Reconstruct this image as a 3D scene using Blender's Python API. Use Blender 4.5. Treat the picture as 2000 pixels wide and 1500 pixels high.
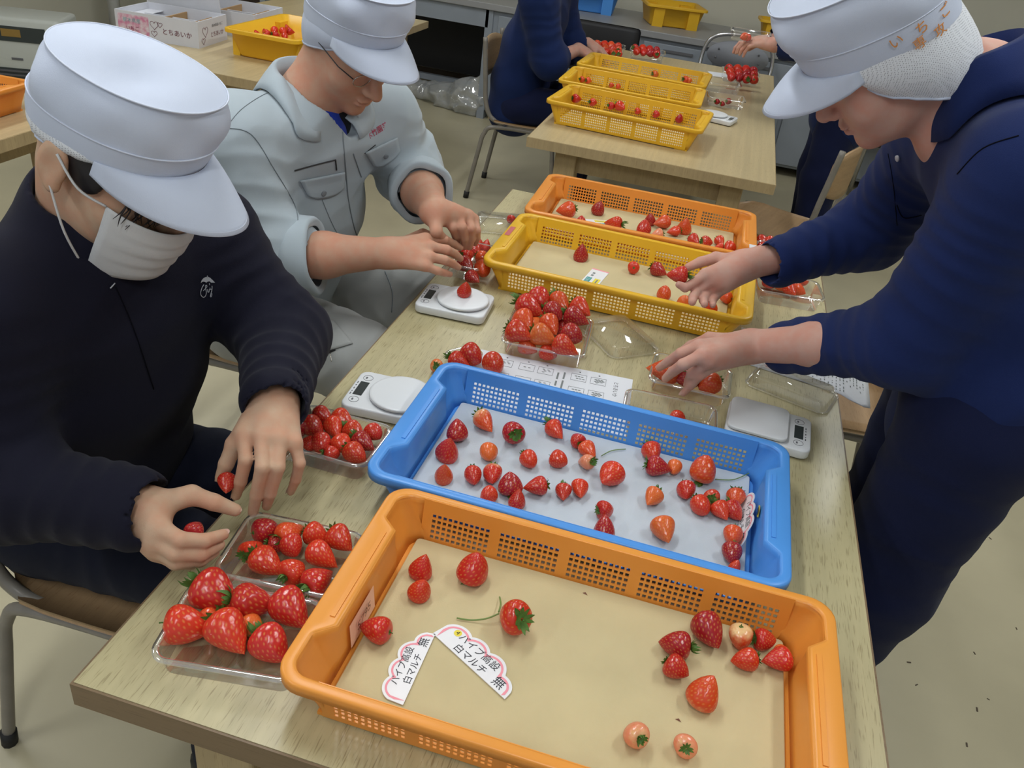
import bpy, math, random
import numpy as np
from mathutils import Vector, Matrix, Euler, noise

for _o in list(bpy.data.objects):
    bpy.data.objects.remove(_o)
scene = bpy.context.scene
COL = scene.collection
PI = math.pi

# ------------------------------------------------------------------ camera
CAM = np.array([0.5365, -0.4863, 1.5182])
_p, _y, _r = [math.radians(v) for v in (31.5786, -10.8078, 8.0698)]
FPX = 1636.1
FW = np.array([math.sin(_y) * math.cos(_p), math.cos(_y) * math.cos(_p), -math.sin(_p)])
RT = np.cross(FW, [0, 0, 1.0]); RT /= np.linalg.norm(RT)
UP = np.cross(RT, FW)
RT, UP = math.cos(_r) * RT + math.sin(_r) * UP, -math.sin(_r) * RT + math.cos(_r) * UP
cam = bpy.data.cameras.new('camera')
cam.sensor_fit = 'HORIZONTAL'; cam.sensor_width = 36.0; cam.lens = 36.0 * FPX / 2000.0
cam.clip_start = 0.02
cam_o = bpy.data.objects.new('camera', cam); COL.objects.link(cam_o)
_m = Matrix.Identity(4)
for _i in range(3):
    _m[_i][0] = RT[_i]; _m[_i][1] = UP[_i]; _m[_i][2] = -FW[_i]; _m[_i][3] = CAM[_i]
cam_o.matrix_world = _m
scene.camera = cam_o

# ------------------------------------------------------------------ world, ceiling lights, exposure
w = bpy.data.worlds.new('world'); scene.world = w; w.use_nodes = True
_bg = w.node_tree.nodes['Background']
_bg.inputs[0].default_value = (0.80, 0.88, 1.0, 1); _bg.inputs[1].default_value = 0.42
scene.view_settings.view_transform = 'Standard'
scene.view_settings.look = 'None'
scene.view_settings.exposure = 0.0
scene.view_settings.gamma = 1.0
scene.view_settings.use_curve_mapping = False
CEIL = 2.75
LAMP_SPOTS = [(-2.2, 0.9), (-0.3, 0.9), (1.6, 0.9), (-2.2, 3.4), (-0.3, 3.4), (1.6, 3.4), (0.6, -1.2), (-1.4, -1.2)]
LAMP_W = 15.0
LAMP_COL = (0.93, 0.97, 1.0)

# ------------------------------------------------------------------ helpers
def P(px, py, z):
    """point of the horizontal plane z seen at photo pixel (px,py)"""
    d = FW + RT * (px - 1000) / FPX + UP * (750 - py) / FPX
    return CAM + d * ((z - CAM[2]) / d[2])

def dist_px(pt):
    return float(np.dot(np.asarray(pt) - CAM, FW)) / FPX     # metres per pixel there

def V(a): return Vector((float(a[0]), float(a[1]), float(a[2])))

MATS = {}
def mat(name, col, rough=0.5, spec=0.5, metal=0.0, noise_amt=0.0, noise_scale=20.0, bump=0.0, bump_scale=200.0,
        sss=0.0, sss_r=(0.01, 0.005, 0.003), coat=0.0, stretch=(1, 1, 1), col2=None, sheen=0.0, transl=0.0):
    if name in MATS: return MATS[name]
    m = bpy.data.materials.new(name); m.use_nodes = True
    nt = m.node_tree; b = nt.nodes['Principled BSDF']
    b.inputs['Base Color'].default_value = (*col, 1)
    b.inputs['Roughness'].default_value = rough
    b.inputs['Specular IOR Level'].default_value = spec
    b.inputs['Metallic'].default_value = metal
    b.inputs['Coat Weight'].default_value = coat
    b.inputs['Sheen Weight'].default_value = sheen
    if sss:
        b.inputs['Subsurface Weight'].default_value = sss
        b.inputs['Subsurface Radius'].default_value = sss_r
        b.inputs['Subsurface Scale'].default_value = 1.0
    tc = mp = None
    if noise_amt or bump:
        tc = nt.nodes.new('ShaderNodeTexCoord'); mp = nt.nodes.new('ShaderNodeMapping')
        mp.inputs['Scale'].default_value = stretch
        nt.links.new(tc.outputs['Object'], mp.inputs['Vector'])
    if noise_amt:
        n = nt.nodes.new('ShaderNodeTexNoise'); n.inputs['Scale'].default_value = noise_scale; n.inputs['Detail'].default_value = 5
        nt.links.new(mp.outputs[0], n.inputs['Vector'])
        r = nt.nodes.new('ShaderNodeValToRGB')
        c2 = col2 or tuple(min(1, c * (1 - noise_amt)) for c in col)
        r.color_ramp.elements[0].position = 0.35; r.color_ramp.elements[1].position = 0.65
        r.color_ramp.elements[0].color = (*c2, 1); r.color_ramp.elements[1].color = (*col, 1)
        nt.links.new(n.outputs['Fac'], r.inputs[0]); nt.links.new(r.outputs[0], b.inputs['Base Color'])
    if bump:
        n2 = nt.nodes.new('ShaderNodeTexNoise'); n2.inputs['Scale'].default_value = bump_scale; n2.inputs['Detail'].default_value = 3
        nt.links.new(mp.outputs[0], n2.inputs['Vector'])
        bp = nt.nodes.new('ShaderNodeBump'); bp.inputs['Strength'].default_value = bump; bp.inputs['Distance'].default_value = 0.002
        nt.links.new(n2.outputs['Fac'], bp.inputs['Height']); nt.links.new(bp.outputs[0], b.inputs['Normal'])
    if transl:
        out = nt.nodes['Material Output']; tr = nt.nodes.new('ShaderNodeBsdfTranslucent'); mx = nt.nodes.new('ShaderNodeMixShader')
        tr.inputs[0].default_value = (*col, 1); mx.inputs[0].default_value = transl
        nt.links.new(b.outputs[0], mx.inputs[1]); nt.links.new(tr.outputs[0], mx.inputs[2]); nt.links.new(mx.outputs[0], out.inputs[0])
    MATS[name] = m
    return m

def wood_mat(name, light, dark, axis='Y', rough=0.35, fine=1.0):
    """pale laminate with short dark pores along one axis"""
    if name in MATS: return MATS[name]
    m = bpy.data.materials.new(name); m.use_nodes = True
    nt = m.node_tree; b = nt.nodes['Principled BSDF']; b.inputs['Roughness'].default_value = rough
    tc = nt.nodes.new('ShaderNodeTexCoord')
    def nz(scale, det=3):
        mp = nt.nodes.new('ShaderNodeMapping'); mp.inputs['Scale'].default_value = scale
        nt.links.new(tc.outputs['Object'], mp.inputs['Vector'])
        n = nt.nodes.new('ShaderNodeTexNoise'); n.inputs['Scale'].default_value = 1.0; n.inputs['Detail'].default_value = det
        nt.links.new(mp.outputs[0], n.inputs['Vector']); return n
    def sc(across, along): return {'Y': (across, along, across), 'X': (along, across, across), 'Z': (across, across, along)}[axis]
    n1 = nz(sc(60 * fine, 1.5)); n2 = nz(sc(620 * fine, 30), 2); n3 = nz(sc(6, 0.6), 2)
    r1 = nt.nodes.new('ShaderNodeValToRGB'); r1.color_ramp.elements[0].position = 0.35; r1.color_ramp.elements[1].position = 0.7
    r1.color_ramp.elements[0].color = (*[c * 0.86 for c in light], 1); r1.color_ramp.elements[1].color = (*light, 1)
    nt.links.new(n1.outputs['Fac'], r1.inputs[0])
    r2 = nt.nodes.new('ShaderNodeValToRGB'); r2.color_ramp.elements[0].position = 0.33; r2.color_ramp.elements[1].position = 0.43
    r2.color_ramp.elements[0].color = (0.60, 0.60, 0.60, 1); r2.color_ramp.elements[1].color = (0, 0, 0, 1)
    nt.links.new(n2.outputs['Fac'], r2.inputs[0])
    r3 = nt.nodes.new('ShaderNodeValToRGB'); r3.color_ramp.elements[0].position = 0.35; r3.color_ramp.elements[1].position = 0.65
    r3.color_ramp.elements[0].color = (0.9, 0.9, 0.9, 1); r3.color_ramp.elements[1].color = (1, 1, 1, 1)
    nt.links.new(n3.outputs['Fac'], r3.inputs[0])
    mx = nt.nodes.new('ShaderNodeMix'); mx.data_type = 'RGBA'
    nt.links.new(r2.outputs[0], mx.inputs['Factor']); nt.links.new(r1.outputs[0], mx.inputs['A']); mx.inputs['B'].default_value = (*dark, 1)
    ml = nt.nodes.new('ShaderNodeMix'); ml.data_type = 'RGBA'; ml.blend_type = 'MULTIPLY'; ml.inputs['Factor'].default_value = 1
    nt.links.new(mx.outputs['Result'], ml.inputs['A']); nt.links.new(r3.outputs[0], ml.inputs['B'])
    nt.links.new(ml.outputs['Result'], b.inputs['Base Color'])
    MATS[name] = m
    return m

def clear_mat(name, tint=(1, 1, 1), refl=0.10, haze=0.05):
    """thin clear plastic film: see-through with a fresnel sheen"""
    if name in MATS: return MATS[name]
    m = bpy.data.materials.new(name); m.use_nodes = True
    nt = m.node_tree; nt.nodes.remove(nt.nodes['Principled BSDF']); out = nt.nodes['Material Output']
    t = nt.nodes.new('ShaderNodeBsdfTransparent'); t.inputs[0].default_value = (*tint, 1)
    g = nt.nodes.new('ShaderNodeBsdfGlossy'); g.inputs['Roughness'].default_value = 0.06; g.inputs[0].default_value = (1, 1, 1, 1)
    d = nt.nodes.new('ShaderNodeBsdfDiffuse'); d.inputs[0].default_value = (0.9, 0.92, 0.92, 1)
    fr = nt.nodes.new('ShaderNodeLayerWeight'); fr.inputs['Blend'].default_value = 0.28
    mt = nt.nodes.new('ShaderNodeMath'); mt.operation = 'MULTIPLY_ADD'; mt.inputs[1].default_value = 0.55; mt.inputs[2].default_value = refl
    nt.links.new(fr.outputs['Fresnel'], mt.inputs[0])
    m1 = nt.nodes.new('ShaderNodeMixShader'); m1.inputs[0].default_value = haze
    nt.links.new(t.outputs[0], m1.inputs[1]); nt.links.new(d.outputs[0], m1.inputs[2])
    m2 = nt.nodes.new('ShaderNodeMixShader'); nt.links.new(mt.outputs[0], m2.inputs[0])
    nt.links.new(m1.outputs[0], m2.inputs[1]); nt.links.new(g.outputs[0], m2.inputs[2])
    nt.links.new(m2.outputs[0], out.inputs[0])
    MATS[name] = m
    return m

def link(name, data, parent=None, label=None, cat=None, group=None, kind=None, loc=None, rot=None):
    o = bpy.data.objects.new(name, data); COL.objects.link(o)
    if parent is not None: o.parent = parent
    if label: o['label'] = label
    if cat: o['category'] = cat
    if group: o['group'] = group
    if kind: o['kind'] = kind
    if loc is not None: o.location = V(loc)
    if rot is not None: o.rotation_euler = rot
    return o

def thing(name, label, cat, loc=(0, 0, 0), rz=0.0, group=None):
    o = link(name, None, None, label, cat, group, None, loc, (0, 0, rz)); o.empty_display_size = 0.05
    return o

def me_from(name, verts, faces, material=None, smooth=False):
    me = bpy.data.meshes.new(name)
    me.from_pydata([tuple(map(float, v)) for v in verts] if not isinstance(verts, np.ndarray) else verts.tolist(), [], faces if not isinstance(faces, np.ndarray) else faces.tolist())
    if material: me.materials.append(material)
    if smooth: me.polygons.foreach_set('use_smooth', [True] * len(me.polygons))
    me.update()
    return me

class MB:
    """collects shapes into one mesh"""
    def __init__(s): s.v = []; s.f = []; s.sm = []
    def add(s, vs, fs, smooth=False):
        o = len(s.v); s.v += [tuple(map(float, p)) for p in vs]; s.f += [tuple(i + o for i in f) for f in fs]; s.sm += [smooth] * len(fs)
        return s
    def box(s, x0, x1, y0, y1, z0, z1):
        vs = [(x0, y0, z0), (x1, y0, z0), (x1, y1, z0), (x0, y1, z0), (x0, y0, z1), (x1, y0, z1), (x1, y1, z1), (x0, y1, z1)]
        return s.add(vs, [(3, 2, 1, 0), (4, 5, 6, 7), (0, 1, 5, 4), (1, 2, 6, 5), (2, 3, 7, 6), (3, 0, 4, 7)])
    def obox(s, c, ax, ay, az):
        """oriented box: centre and three half-axis vectors"""
        c, ax, ay, az = map(np.asarray, (c, ax, ay, az)); vs = []
        for k in (-1, 1):
            for i, j in ((-1, -1), (1, -1), (1, 1), (-1, 1)): vs.append(c + i * ax + j * ay + k * az)
        return s.add(vs, [(3, 2, 1, 0), (4, 5, 6, 7), (0, 1, 5, 4), (1, 2, 6, 5), (2, 3, 7, 6), (3, 0, 4, 7)])
    def tube(s, pts, r, n=10, closed=False, cap=True):
        pts = [np.asarray(p, float) for p in pts]; m = len(pts)
        rs = r if hasattr(r, '__len__') else [r] * m
        rings = []; prev = None
        for i in range(m):
            if closed: t = pts[(i + 1) % m] - pts[i - 1]
            else: t = pts[min(i + 1, m - 1)] - pts[max(i - 1, 0)]
            t = t / (np.linalg.norm(t) + 1e-12)
            if prev is None:
                a = np.array([0, 0, 1.0]) if abs(t[2]) < 0.9 else np.array([1.0, 0, 0])
                u = np.cross(t, a)
            else: u = prev - t * np.dot(prev, t)
            u /= np.linalg.norm(u) + 1e-12; prev = u; w_ = np.cross(t, u)
            rings.append([pts[i] + rs[i] * (math.cos(2 * PI * k / n) * u + math.sin(2 * PI * k / n) * w_) for k in range(n)])
        vs = [p for rg in rings for p in rg]; fs = []
        for i in range(m if closed else m - 1):
            a, b = i * n, ((i + 1) % m) * n
            for k in range(n): fs.append((a + k, a + (k + 1) % n, b + (k + 1) % n, b + k))
        if cap and not closed:
            fs.append(tuple(range(n - 1, -1, -1))); fs.append(tuple((m - 1) * n + k for k in range(n)))
        return s.add(vs, fs, True)
    def loft(s, rings, cap0=True, cap1=True, closed=True, smooth=True):
        n = len(rings[0]); vs = [p for rg in rings for p in rg]; fs = []
        for i in range(len(rings) - 1):
            for k in range(n if closed else n - 1):
                a, b = i * n, (i + 1) * n; fs.append((a + k, a + (k + 1) % n, b + (k + 1) % n, b + k))
        if cap0: fs.append(tuple(range(n - 1, -1, -1)))
        if cap1: fs.append(tuple((len(rings) - 1) * n + k for k in range(n)))
        return s.add(vs, fs, smooth)
    def rprism(s, w_, d, z0, z1, r, bev=0.0, n=5, cx=0, cy=0, smooth=False):
        """rounded-rectangle prism with bevelled top and bottom edges"""
        def ring(off, z): return [(cx + x, cy + y, z) for x, y in rrect(w_ - 2 * off, d - 2 * off, max(r - off, 1e-4), n)]
        rg = []
        if bev:
            for k in range(3): a = k / 2 * PI / 2; rg.append(ring(bev * (1 - math.sin(a)), z0 + bev * (1 - math.cos(a))))
            for k in range(3): a = k / 2 * PI / 2; rg.append(ring(bev * (1 - math.cos(a)), z1 - bev * (1 - math.sin(a))))
        else: rg = [ring(0, z0), ring(0, z1)]
        return s.loft(rg, smooth=smooth)
    def xform(s, M):
        A = np.array(M); v = np.array(s.v); s.v = [tuple(p) for p in (v @ A[:3, :3].T + A[:3, 3])]; return s
    def mesh(s, name, material):
        me = me_from(name, s.v, s.f, material); me.polygons.foreach_set('use_smooth', s.sm); return me
    def build(s, name, material, parent=None, **kw): return link(name, s.mesh(name, material), parent, **kw)

def rrect(w_, d, r, n=5):
    out = []
    for cx, cy, a0 in ((w_ / 2 - r, d / 2 - r, 0), (-w_ / 2 + r, d / 2 - r, 90), (-w_ / 2 + r, -d / 2 + r, 180), (w_ / 2 - r, -d / 2 + r, 270)):
        for k in range(n + 1):
            a = math.radians(a0 + 90 * k / n); out.append((cx + r * math.cos(a), cy + r * math.sin(a)))
    return out

def bez(pts, n=8):
    """smooth curve through points (Catmull-Rom)"""
    pts = [np.asarray(p, float) for p in pts]; out = []
    for i in range(len(pts) - 1):
        p0, p1, p2, p3 = pts[max(i - 1, 0)], pts[i], pts[i + 1], pts[min(i + 2, len(pts) - 1)]
        for k in range(n):
            t = k / n
            out.append(0.5 * ((2 * p1) + (-p0 + p2) * t + (2 * p0 - 5 * p1 + 4 * p2 - p3) * t * t + (-p0 + 3 * p1 - 3 * p2 + p3) * t ** 3))
    out.append(pts[-1]); return out

def copy_tree(o, parent=None):
    c = o.copy(); COL.objects.link(c); c.parent = parent
    for ch in o.children: copy_tree(ch, c)
    return c

def bevel(o, w_=0.003, seg=2):
    b = o.modifiers.new('bevel', 'BEVEL'); b.width = w_; b.segments = seg; b.limit_method = 'ANGLE'; b.angle_limit = math.radians(35)
    return o

_text_cache = {}
def text_mesh(body, size, material, extrude=0.0, align='CENTER'):
    key = (body, size, material.name, extrude, align)
    if key not in _text_cache:
        cu = bpy.data.curves.new('lettering', 'FONT'); cu.body = body; cu.size = size; cu.extrude = extrude; cu.align_x = align; cu.align_y = 'CENTER'
        cu.resolution_u = 2
        o = bpy.data.objects.new('lettering', cu); COL.objects.link(o)
        bpy.context.view_layer.update()
        me = bpy.data.meshes.new_from_object(o.evaluated_get(bpy.context.evaluated_depsgraph_get()))
        bpy.data.objects.remove(o); me.materials.clear(); me.materials.append(material); me.name = 'lettering'
        _text_cache[key] = me
    return _text_cache[key]

def text_on(parent, body, size, material, loc, rot=(0, 0, 0), name='lettering', extrude=0.0, label=None):
    o = link(name, text_mesh(body, size, material, extrude), parent, label=label); o.location = loc; o.rotation_euler = rot
    return o
# ================================================================== the setting
TH = 0.70                                   # table-top height
M_floor = mat('beige_vinyl_floor', (0.50, 0.450, 0.305), 0.34, 0.40, noise_amt=0.10, noise_scale=3.5, bump=0.05, bump_scale=60)
M_wall = mat('cream_wall_paint', (0.62, 0.60, 0.50), 0.8, 0.2, noise_amt=0.05, noise_scale=2.0, bump=0.05, bump_scale=150)
M_ceil = mat('white_ceiling_board', (0.80, 0.80, 0.77), 0.9, 0.1)
M_seam = mat('dark_floor_seam', (0.20, 0.18, 0.12), 0.8, 0.1)
M_speck = mat('dark_floor_speck', (0.10, 0.08, 0.06), 0.8, 0.1)
X0, X1, Y0, Y1 = -4.2, 3.2, -2.6, 6.1
b = MB().box(X0, X1, Y0, Y1, -0.06, 0.0)
floor = b.build('floor', M_floor, kind='structure')
b = MB()
for yy in (0.155,): b.box(X0, X1, yy - 0.0012, yy + 0.0012, -0.001, 0.0006)
for xx in (1.30,): b.box(xx - 0.0012, xx + 0.0012, -0.3, -0.2985, -0.001, 0.0005)
b.build('seam', M_seam, floor)
rng = random.Random(3)
for px, py in ((1985, 1228), (1903, 1276), (1775, 1294), (1930, 1366), (1790, 1338), (1908, 1386), (1888, 1455), (162, 1217), (250, 1330), (1934, 1052)):
    q = P(px, py, 0); s = rng.uniform(0.003, 0.006); a = rng.uniform(0, PI)
    b = MB().obox((q[0], q[1], 0.0008), (s * math.cos(a), s * math.sin(a), 0), (-s * .3 * math.sin(a), s * .3 * math.cos(a), 0), (0, 0, 0.0008))
    b.build('speck', M_speck, floor)
MB().box(X0, X1, Y1, Y1 + 0.1, 0, CEIL).build('wall_back', M_wall, kind='structure')
MB().box(X0 - 0.1, X0, Y0, Y1, 0, CEIL).build('wall_left', M_wall, kind='structure')
MB().box(X1, X1 + 0.1, Y0, Y1, 0, CEIL).build('wall_right', M_wall, kind='structure')
MB().box(X0, X1, Y0, Y1, CEIL, CEIL + 0.08).build('ceiling', M_ceil, kind='structure')
M_base = mat('brown_baseboard', (0.10, 0.07, 0.05), 0.5)
MB().box(X0, X1, Y1 - 0.012, Y1, 0, 0.08).build('baseboard_back', M_base, kind='structure')
MB().box(X0, X0 + 0.012, Y0, Y1 - 0.012, 0, 0.08).build('baseboard_left', M_base, kind='structure')
# ceiling lamps: a white tray with two tubes each
M_lampw = mat('white_enamel', (0.85, 0.85, 0.83), 0.4)
M_tube = bpy.data.materials.new('fluorescent_tube'); M_tube.use_nodes = True
_b = M_tube.node_tree.nodes['Principled BSDF']; _b.inputs['Emission Color'].default_value = (*LAMP_COL, 1); _b.inputs['Emission Strength'].default_value = 6.0
for i, (lx, ly) in enumerate(LAMP_SPOTS):
    row = ('near', 'middle', 'far')[0 if ly < 0 else (1 if ly < 2 else 2)]
    t = thing('ceiling_lamp', 'white twin tube ceiling lamp, %s row, %s' % (row, 'left' if lx < -1.3 else ('centre' if lx < 0.7 else 'right')), 'lamp', (lx, ly, CEIL), PI / 2, 'ceiling lamps')
    bevel(MB().box(-0.62, 0.62, -0.11, 0.11, -0.05, -0.001).build('housing', M_lampw, t), 0.01)
    for s in (-1, 1): MB().tube([(-0.58, s * 0.05, -0.066), (0.58, s * 0.05, -0.066)], 0.0145, 10).build('tube', M_tube, t)
    L = bpy.data.lights.new('tube_light', 'AREA'); L.shape = 'RECTANGLE'; L.size = 1.2; L.size_y = 0.16; L.energy = LAMP_W; L.color = LAMP_COL
    link('tube_light', L, t, loc=(0, 0, -0.085))

# ------------------------------------------------------------------ tables
M_top = wood_mat('pale_laminate', (0.54, 0.475, 0.268), (0.22, 0.165, 0.075), 'Y', 0.33)
M_edge = wood_mat('brown_edge_band', (0.22, 0.145, 0.075), (0.14, 0.08, 0.04), 'X', 0.45)
M_leg = wood_mat('beech_leg', (0.48, 0.36, 0.19), (0.30, 0.20, 0.09), 'Z', 0.45)
M_top2 = wood_mat('honey_laminate', (0.60, 0.48, 0.27), (0.42, 0.30, 0.14), 'Y', 0.30)
def table(name_label, x0, x1, y0, y1, top, edge):
    t = thing('work_table', name_label, 'table', (x0, y0, 0))
    w_, l = x1 - x0, y1 - y0
    o = MB().box(0.003, w_ - 0.003, 0.003, l - 0.003, TH - 0.035, TH).build('table_top', top, t)
    e = 0.003
    b = MB().box(0, w_, 0, e, TH - 0.036, TH - 0.001).box(0, w_, l - e, l, TH - 0.036, TH - 0.001).box(0, e, e, l - e, TH - 0.036, TH - 0.001).box(w_ - e, w_, e, l - e, TH - 0.036, TH - 0.001)
    b.build('edge_band', edge, t)
    for ix in (0.10, w_ - 0.18):
        for iy in (0.06, l - 0.14):
            bevel(MB().box(ix, ix + 0.08, iy, iy + 0.08, 0, TH - 0.036).build('leg', M_leg, t), 0.004)
    for iy in (0.085, l - 0.115): MB().box(0.18, w_ - 0.18, iy, iy + 0.03, TH - 0.12, TH - 0.036).build('apron', M_leg, t)
    for ix in (0.125, w_ - 0.155): MB().box(ix, ix + 0.03, 0.14, l - 0.14, TH - 0.12, TH - 0.036).build('apron', M_leg, t)
    return t
main_table = table('long pale work table in front with the blue crate on it', 0, 0.90, 0, 1.89, M_top, M_edge)
far_table = table('honey coloured work table behind with three yellow crates', -0.10, 0.785, 2.47, 4.60, M_top2, M_leg)
back_table = table('honey work table at back left carrying white cardboard boxes', -2.06, -1.18, 2.50, 4.42, M_top2, M_leg)
left_table = table('work table at the left edge under a lone orange crate', -2.30, -1.36, 0.0, 1.85, M_top2, M_leg)
# ================================================================== plastic harvest crates
def crate_mesh(a, b_, h, rows, cols=11):
    """returns meshes (body, rim, feet) with perforated long walls, end pockets and ledges"""
    xw = a / 2 - 0.05; yt = b_ / 2 - 0.013; yb = b_ / 2 - 0.024; xb = a / 2 - 0.040; p = b_ * 0.29
    def end_path(kind):
        r = []
        def arc(cx, cy, rad, a0, a1, n=6): return [(cx + rad * math.cos(math.radians(a0 + (a1 - a0) * k / n)), cy + rad * math.sin(math.radians(a0 + (a1 - a0) * k / n))) for k in range(n + 1)]
        if kind == 'outer':
            r = [(xw, -b_ / 2)] + arc(a / 2 - 0.032, -b_ / 2 + 0.032, 0.032, -90, 0) + [(a / 2, -p - .004), (a / 2, -p + 0.012), (a / 2, -p + .016), (a / 2, p - .016), (a / 2, p - 0.012), (a / 2, p + .004)] + arc(a / 2 - 0.032, b_ / 2 - 0.032, 0.032, 0, 90) + [(xw, b_ / 2)]
        elif kind == 'inner':
            xo = a / 2 - 0.014; xi = a / 2 - 0.036
            r = [(xw, -yt)] + arc(xo - 0.022, -yt + 0.022, 0.022, -90, 0) + [(xo, -p - .004), (xo - .004, -p), (xi, -p + 0.016), (xi, p - 0.016), (xo - .004, p), (xo, p + .004)] + arc(xo - 0.022, yt - 0.022, 0.022, 0, 90) + [(xw, yt)]
        else:
            r = [(xw, -yb)] + arc(xb - 0.02, -yb + 0.02, 0.02, -90, 0) + [(xb, -p - .004), (xb, -p), (xb, -p + .016), (xb, p - .016), (xb, p), (xb, p + .004)] + arc(xb - 0.02, yb - 0.02, 0.02, 0, 90) + [(xw, yb)]
        return r
    B = MB()
    inn, bot, out = end_path('inner'), end_path('bottom'), end_path('outer')
    z0 = 0.004
    for sgn in (1, -1):
        def R(path, z): return [(sgn * x, sgn * y, z) for x, y in path]
        mid = [(0.5 * (i[0] + o[0]) * .3 + i[0] * .7, 0.5 * (i[1] + o[1]) * .3 + i[1] * .7) for i, o in zip(inn, bot)]
        B.loft([R(inn, h - 0.001), R(inn, h - 0.012), R(mid, h - 0.022), R([(m[0] * .3 + q[0] * .7, m[1] * .3 + q[1] * .7) for m, q in zip(mid, bot)], h * .3), R(bot, z0)], False, False, closed=False)
    # perforated long walls
    W = 2 * xw; gap = 0.013; gw = (W - 6 * gap) / 5; pitch = gw / cols; hole = pitch * 0.64
    us = [-xw]
    hx = set()
    for g in range(5):
        g0 = -xw + gap + g * (gw + gap)
        for c in range(cols):
            u0 = g0 + c * pitch + (pitch - hole) / 2
            hx.add(len(us)); us += [u0, u0 + hole]
    us.append(xw)
    zlo, zhi = 0.012, h - 0.020
    ph = (zhi - zlo) / rows; hh = ph * 0.62
    zs = [z0]; hz = set()
    for r_ in range(rows):
        v0 = zlo + r_ * ph + (ph - hh) / 2; hz.add(len(zs)); zs += [v0, v0 + hh]
    zs.append(h - 0.001)
    for sgn in (1, -1):
        vs = []
        for z in zs:
            y = yb + (yt - yb) * (z - z0) / (h - z0)
            for u in us: vs.append((u, sgn * y, z))
        n = len(us); fs = []
        for j in range(len(zs) - 1):
            for i in range(n - 1):
                if i in hx and j in hz: continue
                q = (j * n + i, j * n + i + 1, (j + 1) * n + i + 1, (j + 1) * n + i)
                fs.append(q if sgn < 0 else q[::-1])
        B.add(vs, fs)
    # floor
    full = [(x, y, z0) for x, y in bot] + [(-x, -y, z0) for x, y in bot]
    B.add(full, [tuple(range(len(full)))])
    body = B.mesh('crate_body', None)
    # rim: flat top, rounded shoulder, down-turned lip
    Rm = MB()
    def full_ring(path, z): return [(x, y, z) for x, y in path] + [(-x, -y, z) for x, y in path]
    def inset(path, d): # towards the centre line of the crate
        return [(x - d * (1 if x > 0 else -1) * (1 if abs(x) > xw + 1e-6 else 0), y - d * (1 if y > 0 else -1) * min(1, abs(y) / (b_ / 2 - .03))) for x, y in path]
    Rm.loft([full_ring(inset(inn, 0.0015), h - 0.004), full_ring(inn, h - 0.0005), full_ring([(i[0] * .85 + o[0] * .15, i[1] * .85 + o[1] * .15) for i, o in zip(inn, out)], h),
             full_ring(inset(out, 0.0025), h), full_ring(inset(out, 0.0006), h - 0.0012), full_ring(out, h - 0.003), full_ring(out, h - 0.014), full_ring(inset(out, 0.002), h - 0.014), full_ring(inset(out, 0.002), h - 0.004)], False, False, smooth=True)
    # raised rib on each end ledge
    for sgn in (1, -1):
        Rm.box(*sorted((sgn * (a / 2 - 0.028), sgn * (a / 2 - 0.022))), -p + 0.025, p - 0.025, h - 0.002, h + 0.0014)
    rim = Rm.mesh('crate_rim', None)
    feet = [MB().box(*sorted((sx * (xb - 0.05), sx * (xb - 0.002))), *sorted((sy * (yb - 0.03), sy * (yb - 0.002))), 0.0, z0 + 0.001).mesh('crate_foot', None) for sx in (1, -1) for sy in (1, -1)]
    return body, rim, *feet
def plastic(name, col, transl=0.18):
    return mat(name, col, 0.33, 0.5, noise_amt=0.06, noise_scale=6, transl=transl)
M_or = plastic('orange_crate_plastic', (0.95, 0.385, 0.062))
M_or2 = plastic('deep_orange_crate_plastic', (0.95, 0.36, 0.055))
M_ye = plastic('yellow_crate_plastic', (0.93, 0.55, 0.03))
M_bl = plastic('blue_crate_plastic', (0.10, 0.36, 0.88))
_crate_cache = {}
def crate(label, c, rz, m, size=(0.60, 0.349, 0.073), rows=5, group='harvest crates'):
    key = (size, rows)
    if key not in _crate_cache: _crate_cache[key] = crate_mesh(*size, rows)
    t = thing('harvest_crate', label, 'crate', c, rz, group)
    for nm, me in zip(('body', 'rim', 'foot', 'foot', 'foot', 'foot'), _crate_cache[key]):
        o = link(nm, me, t)
        if not me.materials: me.materials.append(m)
        o.material_slots[0].link = 'OBJECT'; o.material_slots[0].material = m
        if nm == 'body':
            s = o.modifiers.new('wall', 'SOLIDIFY'); s.thickness = 0.0022; s.offset = 0
    return t
M_foam_y = mat('yellowed_foam_sheet', (0.60, 0.50, 0.285), 0.75, 0.2, noise_amt=0.10, noise_scale=9, bump=0.10, bump_scale=500, sss=0.1)
M_foam_w = mat('white_foam_sheet', (0.50, 0.545, 0.595), 0.75, 0.2, noise_amt=0.05, noise_scale=9, bump=0.10, bump_scale=500, sss=0.1)
def foam(label, c, rz, m, size=(0.60, 0.349), group='foam liners'):
    o = MB().rprism(size[0] - 0.096, size[1] - 0.053, 0.0, 0.005, 0.006, 0.0015, 3).build('foam_liner', m, label=label, cat='foam sheet', group=group, loc=c, rot=(0, 0, rz))
    return o
CR = {'O1': (0.5262, 0.205, -0.0014), 'B': (0.4748, 0.5557, -0.0102), 'Y': (0.4114, 1.3469, -0.0137), 'O2': (0.41, 1.7177, 0.0178)}
crate_O1 = crate('bright orange perforated crate nearest the camera with scalloped name cards', (*CR['O1'][:2], TH), CR['O1'][2], M_or)
crate_B = crate('blue perforated crate on the front table', (*CR['B'][:2], TH), CR['B'][2], M_bl)
crate_Y = crate('yellow perforated crate on the front table, behind the blue crate', (*CR['Y'][:2], TH), CR['Y'][2], M_ye)
crate_O2 = crate('orange perforated crate at the far end of the front table', (*CR['O2'][:2], TH), CR['O2'][2], M_or2)
FZ = TH + 0.0065
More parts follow.
